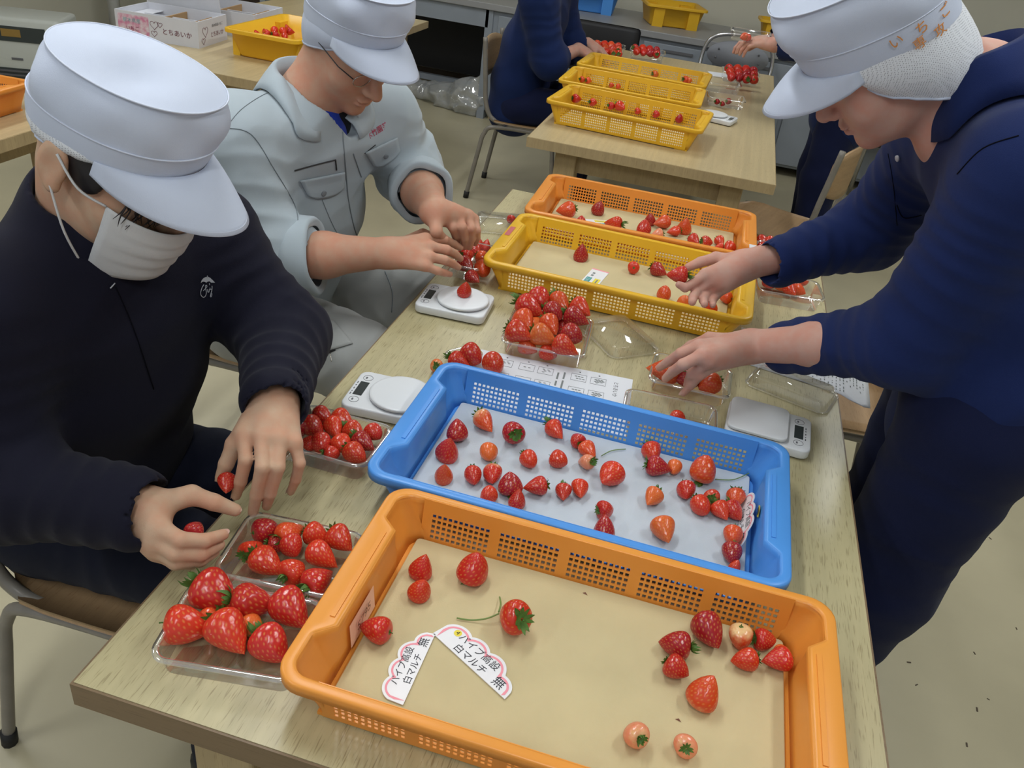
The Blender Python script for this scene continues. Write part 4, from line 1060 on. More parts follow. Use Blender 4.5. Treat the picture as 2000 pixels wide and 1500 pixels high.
    for j in range(9):
        t = j / 8; row = []
        for i in range(nb + 1):
            a = math.radians(net_front + (360 - 2 * net_front) * i / nb); c, s = math.cos(a), math.sin(a); e = math.sin(PI * i / nb) ** .6
            bul = 0.006 * math.sin(PI * t) * puff - .012 * t * t
            x, y = (.107 + bul) * c, (.0872 + bul) * s
            z = .030 + .020 * (x / .11) - net_drop * t * (0.35 + .65 * e) * (1 + .25 * (c < 0) * -c)
            w_ = 0.0012 * math.sin(i * 2.1 + ph[4]) * t
            row.append((x + w_ * c, y + w_ * s, z))
        rows.append(row)
    o = MB().loft(rows, False, False, closed=False).build('hair_cover', net_mat or M_cap, root)
    MB().tube(rows[-1], 0.0022, 6).build('hair_cover_hem', M_cap, root)
    return root
# ================================================================== far table, counter and back of the room
CRY = (0.60, 0.355, 0.088)
for lab, c, rz in (('yellow deep crate nearest the camera on the far table', (0.212, 2.85, TH), -0.07), ('yellow deep crate in the middle of three on the far table', (0.165, 3.255, TH), 0.0), ('yellow deep crate farthest back on the far table', (0.165, 3.660, TH), -0.03)):
    crate(lab, c, rz, M_ye, CRY, 6, 'crates on the far table')
    foam('foam liner in the %s' % lab, (c[0], c[1], TH + 0.0065), rz, M_foam_y, CRY[:2])
for _k, _c in (('F1', (.212, 2.85, -.07)), ('F2', (.165, 3.255, 0)), ('F3', (.165, 3.66, -.03))): CR[_k] = _c
berries([(1123, 186, 18, 'l', 0, 'r'), (1133, 190, 12, 'l', 0, 'p'), (1165, 194, 15, 'l', 0, 'R'), (1200, 201, 14, 'l', 0, 'r'), (1217, 202, 19, 'l', 20, 'R'), (1252, 210, 13, 'l', 0, 'R'), (1287, 216, 14, 'l', 0, 'r'), (1331, 221, 15, 'u', None, 'd')], TH + .03, 'in the nearest far-table crate', 'strawberries in the nearest far-table crate', lo=True, inside='F1')
berries([(1140, 153, 12, 'l', 0, 'o'), (1153, 155, 12, 'l', 0, 'o'), (1198, 163, 10, 'l', 0, 'o'), (1212, 165, 10, 'l', 0, 'o')], TH + .03, 'in the middle far-table crate', 'strawberries in the middle far-table crate', lo=True, inside='F2')
berries([(1283, 141, 14, 'l', 0, 'O'), (1345, 148, 14, 'l', 0, 'o'), (1353, 144, 12, 'l', 0, 'O')], TH + .03, 'in the farthest far-table crate', 'strawberries in the farthest far-table crate', lo=True, inside='F3')
fp = [('heaped strawberry pack far back left on the far table', (-.125, 4.36), 1187, 97), ('strawberry pack far back in the middle of the far table', (.09, 4.40), 1262, 105), ('heaped strawberry pack at the right edge of the far table', (.60, 4.25), 1448, 145)]
for lab, c, px, py in fp:
    tray(lab, (c[0], c[1], TH), 0.1, (0.19, 0.14, 0.05), group='packs on the far table')
    rows = []
    for j in range(3 if px != 1262 else 2):
        for i in range(4):
            k = 14 if px == 1448 else 12
            rows.append((px - 1.6 * k + i * k * 1.05 + j * 1.5, py - 11 + j * k * .62 + i * 1.5, k * 1.25, 'l', (i * 70 + j * 40) % 360, 'rRrd'[(i + j) % 4] if px != 1187 else 'oRoR'[(i + j) % 4]))
    berries(rows, TH + .035, 'in the ' + ' '.join(lab.split()[:5]).replace('strawberry ', ''), 'strawberries in ' + lab, lo=True)
tray('empty clear pack at the right of the far table', (.525, 3.95, TH), .1, (.17, .16, .04), group='packs on the far table')
tray('clear pack with a few strawberries at the right of the far table', (.555, 3.60, TH), .1, (.17, .13, .04), group='packs on the far table')
berries([(1402, 199, 11, 'l', 0, 'd'), (1412, 203, 10, 'l', 0, 'd'), (1424, 198, 12, 'l', 0, 'd')], TH + .01, 'in the clear pack near the far scale', 'strawberries in the pack near the far scale', lo=True)
link('paper_slip', MB().box(-.09, .09, -.06, .06, 0, .0008).mesh('paper_slip', M_paper), None, 'white paper slip lying at the right of the far table', 'paper', loc=(.53, 4.35, TH), rot=(0, 0, .2))

# crate on the table at the left edge of the photo
crate('orange crate alone on the table at the left photo edge', (-1.76, 1.52, TH), 0.06, M_or2, (0.60, 0.349, 0.09), 6)
foam('yellowed foam liner in the orange crate at the left photo edge', (-1.76, 1.52, TH + .0065), .06, M_foam_y)

# shallow tub of berries on the back left table
def tub(label, c, rz, m, w_=0.50, d=0.34, h=0.11, group='tubs'):
    t = thing('harvest_tub', label, 'crate', c, rz, group)
    def rg(a, b_, z, r=.03): return [(x, y, z) for x, y in rrect(a, b_, r, 5)]
    B = MB().loft([rg(w_ - .09, d - .09, .004), rg(w_ - .085, d - .085, .01), rg(w_ - .03, d - .03, h), rg(w_ - .025, d - .025, h)], True, False)
    o = B.build('body', m, t); s = o.modifiers.new('wall', 'SOLIDIFY'); s.thickness = .003; s.offset = 0
    MB().loft([rg(w_ - .03, d - .03, h - .001), rg(w_ - .028, d - .028, h), rg(w_ - .002, d - .002, h), rg(w_, d, h - .003, .032), rg(w_, d, h - .015, .032)], False, False).build('rim', m, t)
    for s in (1, -1):
        for q in (1, -1): MB().box(*sorted((s * (w_ / 2 - .05), s * (w_ / 2 - .12))), *sorted((q * (d / 2 - .018), q * (d / 2 - .05))), 0, h - .02).build('corner_post', m, t)
    return t
tub('yellow plastic tub of strawberries beside the cardboard boxes', (-1.33, 3.05, TH), 1.57, M_ye, .52, .34, .11)
berries([(500, 66, 15, 'l', 0, 'R'), (512, 62, 15, 'l', 40, 'r'), (524, 66, 16, 'l', 0, 'R'), (536, 60, 15, 'l', 90, 'R'), (530, 54, 15, 'l', 0, 'o'), (545, 52, 16, 'l', 30, 'R'), (540, 68, 15, 'l', 0, 'r'), (553, 62, 15, 'l', 60, 'R'), (560, 54, 15, 'l', 0, 'o'), (568, 62, 14, 'l', 0, 'r'), (516, 72, 14, 'l', 200, 'r'), (556, 72, 14, 'l', 100, 'R')], TH + .045, 'in the yellow tub', 'strawberries in the yellow tub', lo=True)

# cardboard shipping boxes
M_cwhite = mat('white_cardboard', (0.66, 0.67, 0.72), 0.8, 0.2, noise_amt=.05, noise_scale=15)
M_cbrown = mat('brown_corrugated', (0.42, 0.27, 0.14), 0.85, 0.1)
M_cpink = mat('pink_strawberry_print', (0.62, 0.22, 0.36), 0.8, noise_amt=.6, noise_scale=45, col2=(0.72, 0.66, 0.70))
M_cline = mat('maroon_print', (0.16, 0.03, 0.05), 0.8)
def heart(cx, cz, s): return [(cx + s * .030 * (16 * math.sin(a) ** 3) / 16, 0, cz + s * .030 * (13 * math.cos(a) - 5 * math.cos(2 * a) - 2 * math.cos(3 * a) - math.cos(4 * a)) / 16) for a in [2 * PI * k / 28 for k in range(28)]]
def carton(label, c, rz, L_=.37, W_=.26, h=.105, printed=True):
    t = thing('cardboard_box', label, 'box', c, rz, 'white strawberry cartons')
    e = .004
    MB().box(0, L_, 0, e, 0, h).build('side', M_cwhite, t); MB().box(0, L_, W_ - e, W_, 0, h).build('side', M_cwhite, t)
    MB().box(0, e, e, W_ - e, 0, h).build('end', M_cwhite, t); MB().box(L_ - e, L_, e, W_ - e, 0, h).build('end', M_cwhite, t)
    MB().box(e, L_ - e, e, W_ - e, 0, .004).build('bottom', M_cwhite, t)
    MB().box(L_ * .5 - .003, L_ * .5 + .003, e, W_ - e, .004, h * .86).build('divider', M_cbrown, t)
    MB().box(.06, L_ - .06, W_ * .5 - .003, W_ * .5 + .003, .004, h * .8).build('divider', M_cwhite, t)
    MB().box(e, .075, e, W_ - e, h * .72, h * .74).build('flap', M_cwhite, t); MB().box(L_ - .075, L_ - e, e, W_ - e, h * .72, h * .74).build('flap', M_cwhite, t)
    MB().box(L_ - .07, L_ - .066, e, W_ - e, .004, h * .8).build('divider', M_cbrown, t)
    if printed:
        MB().box(.012, .150, -.0008, 0, .012, h - .012).build('pink_picture', M_cpink, t)
        text_on(t, '栃木県産', .020, mat('teal_word', (0.20, 0.42, 0.45), .8), (.075, -.0015, h * .66), (PI / 2, 0, 0)); text_on(t, 'いちご', .020, M_cline, (.075, -.0015, h * .36), (PI / 2, 0, 0))
        for q, (hx, hz, s) in enumerate(((.175, .066, 1.0), (.172, .032, .7), (.200, .070, .6))): MB().tube([(x, -.001, z) for x, y, z in heart(hx, hz, s * .62)], .0008, 4, closed=True).build('heart_outline', M_cline, t)
        text_on(t, 'とちあいか', .027, M_cline, (.275, -.0015, .045), (PI / 2, 0, 0))
        for q, (hy, hz, s) in enumerate(((.060, .060, 1.1), (.040, .025, .7))): MB().tube([(L_ + .001, hy + (x - 0), z) for x, y, z in heart(0, hz, s * .7)], .0008, 4, closed=True).build('heart_outline', M_cline, t)
        text_on(t, 'とちあいか', .024, M_cline, (L_ + .0015, .165, .040), (PI / 2, 0, PI / 2)); text_on(t, '栃木県産いちご', .014, M_print, (L_ + .0015, .170, .075), (PI / 2, 0, PI / 2))
    return t
carton('printed white strawberry carton at the front of the back left table', (-2.00, 2.79, TH), .09)
carton('plain white strawberry carton right behind the printed one', (-1.985, 3.14, TH), .07, printed=False, L_=.42, W_=.30)
# a folded carton blank leaning behind
t = thing('carton_blank', 'white carton blank standing upright behind the cardboard boxes', 'cardboard', (-2.05, 3.082, TH), .04)
ol = [(0.02, 0), (.34, 0), (.36, .10), (.34, .30), (.02, .36), (-.03, .34), (-.02, .20), (.0, .10)]
B = MB().loft([[(x, 0, z) for x, z in ol], [(x, .004, z) for x, z in ol]], smooth=False); B.build('sheet', M_cwhite, t)
MB().box(.06, .12, -.001, 0, .17, .185).build('slot', M_cline, t)

# kerosene fan heater
M_heat = mat('ivory_heater_enamel', (0.52, 0.54, 0.50), 0.4, 0.5)
t = thing('fan_heater', 'ivory kerosene fan heater standing by the left wall', 'heater', (-3.40, 3.80, 0), math.radians(22))
MB().rprism(.50, .32, .02, .47, .03, .02, 5, smooth=True).build('body', M_heat, t)
MB().rprism(.52, .34, 0, .03, .03, .005).build('base', mat('heater_base', (.30, .31, .30), .5), t)
MB().box(-.17, .17, -.164, -.158, .345, .425).build('control_panel', M_lcd, t)
MB().box(-.06, .04, -.166, -.163, .37, .41).build('display', mat('amber_display', (.30, .18, .04), .3), t)
MB().box(-.20, .20, -.163, -.158, .06, .20).build('grille_recess', M_zip if 'M_zip' in globals() else M_lcd, t)
for k in range(6): MB().box(-.20, .20, -.170, -.162, .070 + k * .022, .080 + k * .022).build('louvre', mat('heater_louvre', (.10, .10, .11), .4), t)
MB().box(-.03, .03, -.1625, -.160, .245, .257).build('badge', M_ink, t)
# pipe and dark door in the back left corner
MB().tube([(-3.98, 5.35, 0), (-3.98, 5.35, CEIL)], .045, 16).build('wall_pipe', M_white, label='white vertical pipe in the back left corner', cat='pipe')
MB().tube(bez([(-3.80, 5.60, .9), (-3.72, 5.62, .75), (-3.68, 5.6, .4), (-3.66, 5.6, .02)], 6), .005, 6).build('power_cord', M_white, label='thin white cord hanging beside the corner pipe', cat='cord')
M_darkwood = mat('dark_brown_door', (.05, .03, .022), .5)
d_ = MB().box(-3.88, -2.9, Y1 - .05, Y1 - .001, 0, 2.0).build('door_1', M_darkwood, kind='structure')
MB().tube([(-3.05, Y1 - .05, 1.0), (-3.05, Y1 - .10, 1.0)], .012, 8).build('door_handle', M_metal if 'M_metal' in globals() else M_ink, d_)
MB().box(-3.94, -3.88, Y1 - .06, Y1 - .001, 0, 2.06).build('door_frame', M_base, d_)

# steel counter along the back wall
M_steel = mat('grey_steel_cabinet', (.27, .30, .34), .45, .5, noise_amt=.05, noise_scale=8)
M_steelt = mat('grey_counter_top', (.30, .30, .30), .4)
M_black = mat('black_void_panel', (.008, .008, .010), .6)
CY0, CY1 = 5.20, 6.02
t = thing('counter', 'long grey steel counter running along the back wall', 'counter', (0, 0, 0))
bevel(MB().box(-2.7, 1.9, CY0, CY1, .70, .74).build('counter_top', M_steelt, t), .004)
MB().box(-2.7, -1.05, CY0 + .02, CY0 + .05, .59, .70).build('apron', M_steel, t)
MB().box(-1.07, -1.02, CY0 + .02, CY1, 0, .70).build('upright', M_steel, t); MB().box(-2.7, -2.66, CY0 + .02, CY1, 0, .70).build('upright', M_steel, t)
MB().box(-2.66, -1.07, CY1 - .18, CY1 - .15, .14, .59).build('back_panel', M_black, t)
MB().box(-2.66, -1.07, CY1 - .40, CY1 - .36, .10, .14).build('foot_rail', M_steel, t)
MB().box(-1.02, 1.9, CY0 + .03, CY1, .06, .70).build('carcass', M_steel, t)
for k in range(6):
    x0 = -.98 + k * .48
    o = bevel(MB().box(x0, x0 + .45, CY0 + .010, CY0 + .03, .52, .675).build('drawer', M_steel, t), .003); MB().box(x0 + .13, x0 + .32, CY0 + .002, CY0 + .012, .63, .645).build('handle', M_ink, o)
    o = bevel(MB().box(x0, x0 + .45, CY0 + .010, CY0 + .03, .08, .505).build('door', M_steel, t), .003); MB().box(x0 + .40, x0 + .42, CY0 + .002, CY0 + .012, .35, .45).build('handle', M_ink, o)
tub('blue plastic tub on the back counter', (-.48, 5.66, .74), .15, M_bl, .42, .30, .14); 
tub('yellow plastic tub on the back counter next to the blue one', (.085, 5.62, .74), .30, M_ye, .40, .36, .13)
berries([(1265, 14, 10, 'l', 0, 'o'), (1278, 15, 10, 'l', 0, 'o'), (1290, 17, 10, 'l', 0, 'R'), (1300, 17, 10, 'l', 0, 'o')], .80, 'in the yellow counter tub', 'strawberries in the counter tub', lo=True)
tub('small yellow tub at the right of the back counter', (.80, 5.75, .74), .1, M_ye, .30, .22, .12)

# crumpled clear bag on the floor under the counter
v, f = sdf_mesh([E_((-1.15, 5.32, .10), (.16, .13, .13), None, .05), E_((-1.32, 5.40, .06), (.20, .12, .09), None, .05), E_((-1.55, 5.52, .05), (.20, .12, .07), None, .05), C_((-1.1, 5.30, .1), (-1.04, 5.28, .30), .07, .02, .05)], .008, .030, 26, 6, clip=[((0, 0, .003), (0, 0, -1.0))])
M_bag = clear_mat('cloudy_bag_film', (.92, .94, .97), refl=.16, haze=.30)
link('plastic_bag', np_mesh('plastic_bag', v, f, M_bag), None, 'crumpled clear plastic bag on the floor under the counter', 'bag')

# ------------------------------------------------------------------ chairs
M_ply = wood_mat('plywood_seat', (.42, .27, .14), (.26, .14, .06), 'Y', .4)
M_chrome = mat('grey_painted_tube', (.23, .21, .18), .35, .5, noise_amt=.15, noise_scale=20)
M_rub = mat('black_rubber_foot', (.012, .012, .012), .7)
def pipe_chair(label, c, rz):
    t = thing('pipe_chair', label, 'chair', c, rz, 'pipe chairs with plywood seats')
    for s in (1, -1):
        MB().tube(bez([(-.225, s * .170, .80), (-.205, s * .172, .62), (-.190, s * .172, .50), (-.150, s * .172, .428), (-.06, s * .172, .412), (.17, s * .172, .412)], 6), .0115, 10).build('back_upright', M_chrome, t)
        MB().tube(bez([(-.245, s * .185, .012), (-.205, s * .176, .25), (-.185, s * .172, .345), (-.13, s * .172, .388), (.10, s * .172, .392), (.165, s * .174, .345), (.185, s * .178, .25), (.215, s * .188, .012)], 6), .0115, 10).build('leg', M_chrome, t)
        for x in (-.245, .215): MB().tube([(x, s * .1855, 0), (x * .985, s * .185, .035)], .0145, 10).build('rubber_foot', M_rub, t)
    rows = []
    for i in range(9):
        x = -.18 + .37 * i / 8; z = .425 + .012 * ((i - 3) / 5) ** 2 - (.020 * max(0, (i - 6) / 2) ** 2)
        rows.append((x, z))
    def seat_ring(zo): return None
    vs = []; fs = []; nj = 9
    for zo in (0, -.011):
        for i, (x, z) in enumerate(rows):
            hw = .19 - .05 * max(0, abs(i - 4) - 2.6) ** 2 * .5
            for j in range(nj): vs.append((x, -hw + 2 * hw * j / (nj - 1), z + zo - .006 * math.cos(PI * (j / (nj - 1) - .5))))
    n = 9 * nj
    for i in range(8):
        for j in range(nj - 1): a = i * nj + j; fs.append((a, a + nj, a + nj + 1, a + 1)); fs.append((n + a, n + a + 1, n + a + nj + 1, n + a + nj))
    per = [(i * nj) for i in range(9)] + [8 * nj + j for j in range(1, nj)] + [i * nj + nj - 1 for i in range(7, -1, -1)] + [j for j in range(nj - 2, 0, -1)]
    for k in range(len(per)): a, b_ = per[k], per[(k + 1) % len(per)]; fs.append((a, b_, n + b_, n + a))
    MB().add(vs, fs, True).build('seat', M_ply, t)
    vs = []; fs = []
    for xo in (0, .010):
        for i in range(7):
            z = .60 + .19 * i / 6
            for j in range(nj):
                y = -.175 + .35 * j / (nj - 1); hz = z - (.04 if i == 6 else (.012 if i == 5 else 0)) * (abs(y) / .175) ** 4 + (.035 if i == 0 else 0) * (abs(y) / .175) ** 3
                vs.append((-.214 - .05 * (z - .7) + xo - .028 * (1 - (y / .175) ** 2), y, hz))
    n = 7 * nj
    for i in range(6):
        for j in range(nj - 1): a = i * nj + j; fs.append((a, a + 1, a + nj + 1, a + nj)); fs.append((n + a, n + a + nj, n + a + nj + 1, n + a + 1))
    per = [j for j in range(nj)] + [i * nj + nj - 1 for i in range(1, 7)] + [6 * nj + j for j in range(nj - 2, -1, -1)] + [i * nj for i in range(5, 0, -1)]
    for k in range(len(per)): a, b_ = per[k], per[(k + 1) % len(per)]; fs.append((b_, a, n + a, n + b_))
    MB().add(vs, fs, True).build('backrest', M_ply, t)
    return t
pipe_chair('plywood pipe chair under the masked person at left', (-.225, .455, 0), .0)
pipe_chair('plywood pipe chair under the person in grey jacket', (-.42, 1.25, 0), -.05)
pipe_chair('plywood pipe chair under the navy person at the far table', (-.40, 3.83, 0), .03)
pipe_chair('empty plywood pipe chair standing right of the far table', (.84, 2.93, 0), PI - .35)
pipe_chair('plywood pipe chair at the right edge of the front table', (.98, 1.62, 0), PI + .08)
# folding chair with an oval grey back
t = thing('folding_chair', 'folding chair with rounded grey back behind the far table', 'chair', (.57, 4.85, 0), -PI / 2)
M_gback = mat('grey_vinyl_back', (.25, .26, .29), .6)
MB().tube(bez([(-.20, -.19, .02), (-.16, -.20, .45), (-.20, -.21, .68), (-.21, -.16, .79), (-.21, 0, .82), (-.21, .16, .79), (-.20, .21, .68), (-.16, .20, .45), (-.20, .19, .02)], 6), .012, 10).build('back_frame', mat('chrome_tube', (.55, .55, .56), .25, metal=.9), t)
MB().loft([[(-.19 + d, .185 * math.cos(a), .70 + .085 * math.sin(a)) for a in [2 * PI * k / 28 for k in range(28)]] for d in (-.012, .012)]).build('backrest', M_gback, t)
for s in (1, -1): MB().tube([(.20, s * .17, .02), (-.05, s * .18, .44), (-.17, s * .185, .56)], .011, 8).build('leg', MATS['chrome_tube'], t)
MB().rprism(.36, .36, .43, .46, .05, .01).build('seat', M_gback, t)
for yy, zz in ((-.12, .73), (.12, .73), (-.13, .68), (.13, .68)): MB().tube([(-.178, yy, zz), (-.174, yy, zz)], .006, 8).build('rivet', M_ink, t)
# black office chair back
t = thing('office_chair', 'black office chair standing in front of the grey cabinets', 'chair', (-.20, 4.745, 0), -PI / 2)
MB().rprism(.40, .08, .52, .80, .05, .02, smooth=True).xform(Matrix.Rotation(PI / 2, 4, 'Z')).build('backrest', M_black, t)
MB().rprism(.40, .42, .40, .47, .06, .02, cx=-.24, smooth=True).build('seat', M_black, t)
MB().tube([(-.22, 0, .06), (-.22, 0, .41)], .025, 12).build('post', M_rub, t)
MB().tube([(-.10, 0, .43), (.03, 0, .45), (.03, 0, .58)], .015, 8).build('back_bar', M_rub, t)
for k in range(5): a = 2 * PI * k / 5; MB().tube([(-.22, 0, .09), (-.22 + .24 * math.cos(a), .24 * math.sin(a), .05), (-.22 + .25 * math.cos(a), .25 * math.sin(a), .0)], .016, 8).build('foot', M_rub, t)
# table with thin steel legs at the far right
t = thing('folding_table', 'dark folding table with thin chrome legs at far right', 'table', (1.75, 4.9, 0), 0)
MB().box(-.45, .9, -.3, .25, .67, .70).build('table_top', M_steelt, t); MB().box(-.42, .9, .05, .2, .35, .66).build('modesty_panel', M_black, t)
for x, y in ((-.30, .2), (-.28, -.2), (.8, .2), (.8, -.2)): MB().tube([(x, y, 0), (x + .02, y, .67)], .012, 8).build('leg', MATS['chrome_tube'], t)

o = bevel(MB().box(-.12, .12, -.10, .10, 0, .14).build('black_box', M_black, label='small black box on the table at the far right', cat='box', loc=(1.95, 4.85, .70)), .01)
# amber crumpled bag on the right chair
v, f = sdf_mesh([E_((1.10, 1.80, .485), (.07, .06, .05), None, .03), C_((1.10, 1.80, .50), (1.05, 1.84, .56), .04, .015, .04)], .005, .016, 60, 9)
link('amber_bag', np_mesh('amber_bag', v, f, mat('amber_film', (.45, .20, .07), .25, transl=.4)), None, 'crumpled amber plastic bag beyond the right table edge', 'bag')
# ================================================================== people
J = P
def cloth_mat(name, col, rough=0.85, bump=0.25, sc=1200, var=0.10, sheen=0.15): return mat(name, col, rough, 0.15, noise_amt=var, noise_scale=9, bump=bump, bump_scale=sc, sheen=sheen)
M_navyA = cloth_mat('navy_sweatshirt', (0.0085, 0.0085, 0.019), sheen=0.04)
M_navyC = cloth_mat('royal_navy_knit', (0.010, 0.021, 0.092), sheen=0.06)
M_trousA = cloth_mat('dark_navy_trousers', (0.008, 0.010, 0.022), sheen=0.04)
M_trousC = cloth_mat('navy_work_trousers', (0.007, 0.011, 0.045), sheen=0.05)
M_grey = cloth_mat('light_grey_work_cotton', (0.41, 0.47, 0.51), sc=1500, bump=0.15, var=0.06)
M_greyt = cloth_mat('pale_grey_work_trousers', (0.40, 0.41, 0.40), sc=1500, bump=0.15, var=0.08)
M_greydk = mat('grey_seam', (0.20, 0.23, 0.25), 0.9, 0.1)
M_seamfold = mat('dark_seam_and_fold', (0.004, 0.004, 0.008), 0.9, 0.1)
M_button = mat('grey_snap_button', (0.22, 0.24, 0.26), 0.4)
M_zip = mat('black_zip', (0.015, 0.015, 0.017), 0.5)
M_thread = mat('pale_thread', (0.45, 0.46, 0.50), 0.7)
M_redthread = mat('red_embroidery', (0.45, 0.03, 0.08), 0.7)
M_orthread = mat('orange_embroidery', (0.62, 0.24, 0.05), 0.7)
M_mask = mat('white_mask_fabric', (0.62, 0.62, 0.62), 0.9, 0.1, bump=0.2, bump_scale=1500)
M_metal = mat('thin_metal_frame', (0.45, 0.42, 0.38), 0.25, metal=1.0)

def arm_open(sleeve_pts, r_end, depth=0.05):
    """hollow the sleeve mouth so that the cuff has a clean rim"""
    a, b = np.array(sleeve_pts[-2], float), np.array(sleeve_pts[-1], float); d = (b - a) / np.linalg.norm(b - a)
    return C_(b - d * depth, b + d * 0.12, r_end, r_end, 0.003, op='s')

def body(label, head_M, skin, neck, limbs, core, neck_r=(0.055, 0.062), ears=True):
    hp, T = head_prims(head_M, ears)
    hp += [C_(T((-.030, 0, -.055)), neck, neck_r[0], neck_r[1], 0.03)]
    nb = np.array(neck); hp += [C_(nb, nb + np.array([0, 0, -.06]), neck_r[1], neck_r[1] + .005, 0.03)]
    parts = []
    v, f = sdf_mesh(hp, 0.0032); parts.append((relax(v, f, 1, .4), f))
    for L in limbs:
        v, f = sdf_mesh(L, 0.0023); parts.append((relax(v, f, 1, .4), f))
    v, f = sdf_mesh(core, 0.014); parts.append((v, f))
    v, f = join_meshes(parts)
    o = link('person', np_mesh('person', v, f, skin), None, label, 'person')
    return o, T
def garment(name, prims, material, parent, vox=0.0048, fold=0.004, fold_f=26, sd=1, clip=None, label=None, it=1):
    v, f = sdf_mesh(prims, vox, fold, fold_f, sd, clip); v = relax(v, f, it, .4)
    o = link(name, np_mesh(name, v, f, material), parent, label)
    return o, Surf(v, f)
def seam(s, pts, parent, m, r=0.0011, name='seam', off=0.0006):
    l = s.line(pts, off)
    if len(l) > 2: return MB().tube(l, r, 5).build(name, m, parent)
def drape(s, quad, parent, m, name, off=0.002, th=0.0018, nu=10, nv=10, shape=None):
    r = s.patch(quad, off, nu, nv, shape)
    if r is None: return None
    o = link(name, me_from(name, r[0], r[1], m, True), parent); md = o.modifiers.new('thick', 'SOLIDIFY'); md.thickness = th; md.offset = 0
    return o
def disc(s, px, py, r, parent, m, name='button', th=0.002):
    h = s.hit(px, py)
    if h is None: return
    c, n = h; c = c + n * .0042; u = np.cross(n, [0, 0, 1.0]); u /= np.linalg.norm(u); w_ = np.cross(n, u)
    MB().loft([[c + n * z + (u * math.cos(a) + w_ * math.sin(a)) * rr for a in [2 * PI * k / 16 for k in range(16)]] for rr, z in ((r, 0), (r, th), (r * .8, th * 1.25))]).build(name, m, parent)
def emb(s, body_, size, px, py, px2, py2, parent, m, name='embroidery', off=0.0018):
    """lettering centred at pixel, running towards the second pixel, lying on the cloth"""
    h, h2 = s.hit(px, py), s.hit(px2, py2)
    if h is None or h2 is None: return
    c, n = h; x = h2[0] - c; x = x - n * (x @ n); x /= np.linalg.norm(x); y = np.cross(n, x)
    o = link(name, text_mesh(body_, size, m, 0.0003), parent)
    Mx = Matrix.Identity(4)
    for i in range(3): Mx[i][0] = x[i]; Mx[i][1] = y[i]; Mx[i][2] = n[i]; Mx[i][3] = c[i] + n[i] * off
    o.matrix_world = Mx; return o

# ---------------------------------------------------------------- seated person on the left, masked
HA = frame_m((-0.172, 0.398, 1.163), -5.0, -27.5, 0.3)
wL = J(536, 786, .85); wR = J(276, 996, .79)
fL = [[J(476, 846, .835), J(480, 898, .815), J(470, 940, .78), J(461, 968, .752)], [J(512, 851, .838), J(513, 912, .815), J(501, 966, .765), J(494, 1000, .732)],
      [J(546, 856, .836), J(543, 912, .812), J(528, 963, .765), J(521, 988, .735)], [J(576, 865, .828), J(585, 905, .805), J(578, 936, .775), J(568, 960, .748)]]
tL = [J(492, 820, .835), J(458, 868, .815), J(442, 906, .79), J(431, 933, .768)]
fR = [[J(312, 1030, .790), J(352, 1054, .785), J(400, 1056, .775), J(436, 1044, .768)], [J(302, 1052, .775), J(342, 1080, .768), J(392, 1082, .758), J(428, 1064, .752)],
      [J(302, 1068, .760), J(345, 1096, .752), J(390, 1094, .744), J(418, 1078, .740)], [J(306, 1078, .745), J(342, 1100, .737), J(374, 1100, .733), J(398, 1090, .730)]]
tR = [J(318, 978, .80), J(374, 967, .80), J(418, 981, .79), J(459, 996, .775)]
eL, eR = np.array((-0.045, 0.575, .835)), np.array((-0.235, 0.185, .765))
shL, shR = np.array((-.195, .60, .965)), np.array((-.285, .235, .975))
core = S_([(-.36, .47, .50), (-.29, .44, .78), (-.26, .43, .90)], (.21, .98, 0), [.12, .12, .11], [.08, .08, .07]) + [C_((-.36, .40, .50), (-.02, .33, .53), .07, .055), C_((-.02, .33, .53), (-.06, .34, .08), .05, .04), C_((-.36, .54, .50), (-.02, .58, .53), .07, .055), C_((-.02, .58, .53), (-.06, .58, .08), .05, .04),
                                                                                                                                  C_(shL, eL, .045, .04), C_(shR, eR, .045, .04), C_((-.06, .34, .06), (.10, .33, .04), .04, .03), C_((-.06, .58, .06), (.10, .58, .04), .04, .03)]
pA, TA = body('seated person in black sweatshirt, white cap and face mask at left', HA, M_skinA, (-.255, .425, 1.015), [[C_(eL, wL, .042, .027)] + hand_prims(wL, fL, tL), [C_(eR, wR, .042, .027)] + hand_prims(wR, fR, tR, fr=.0098)], core)
nails(fL, tL, (-.25, -.2, .9), pA); nails(fR[:1], tR, (.1, -.35, .9), pA)
slL = [shL, eL, J(538, 783, .853)]; slR = [shR, eR, J(266, 994, .792)]
jk = S_([(-.37, .47, .46), (-.34, .46, .62), (-.28, .43, .80), (-.255, .42, .92), (-.245, .42, 1.01)], (.21, .98, 0), [.165, .168, .175, .175, .105], [.125, .13, .13, .115, .085])
jk += [C_(shL, shR, .078, .078, .05)] + chain(slL, [.078, .064, .047], .05, .0035, .034) + chain(slR, [.078, .064, .050], .05, .0035, .034)
jk += [C_((-.262, .428, .99), (-.247, .421, 1.060), .092, .076, .03), arm_open(slL, .038), arm_open(slR, .040), C_((-.243, .419, 1.075), TA((-.02, 0, -.04)), .062, .068, .012, op='s')]
oA, sA = garment('sweatshirt', jk, M_navyA, pA, sd=4, fold=.006, fold_f=20)
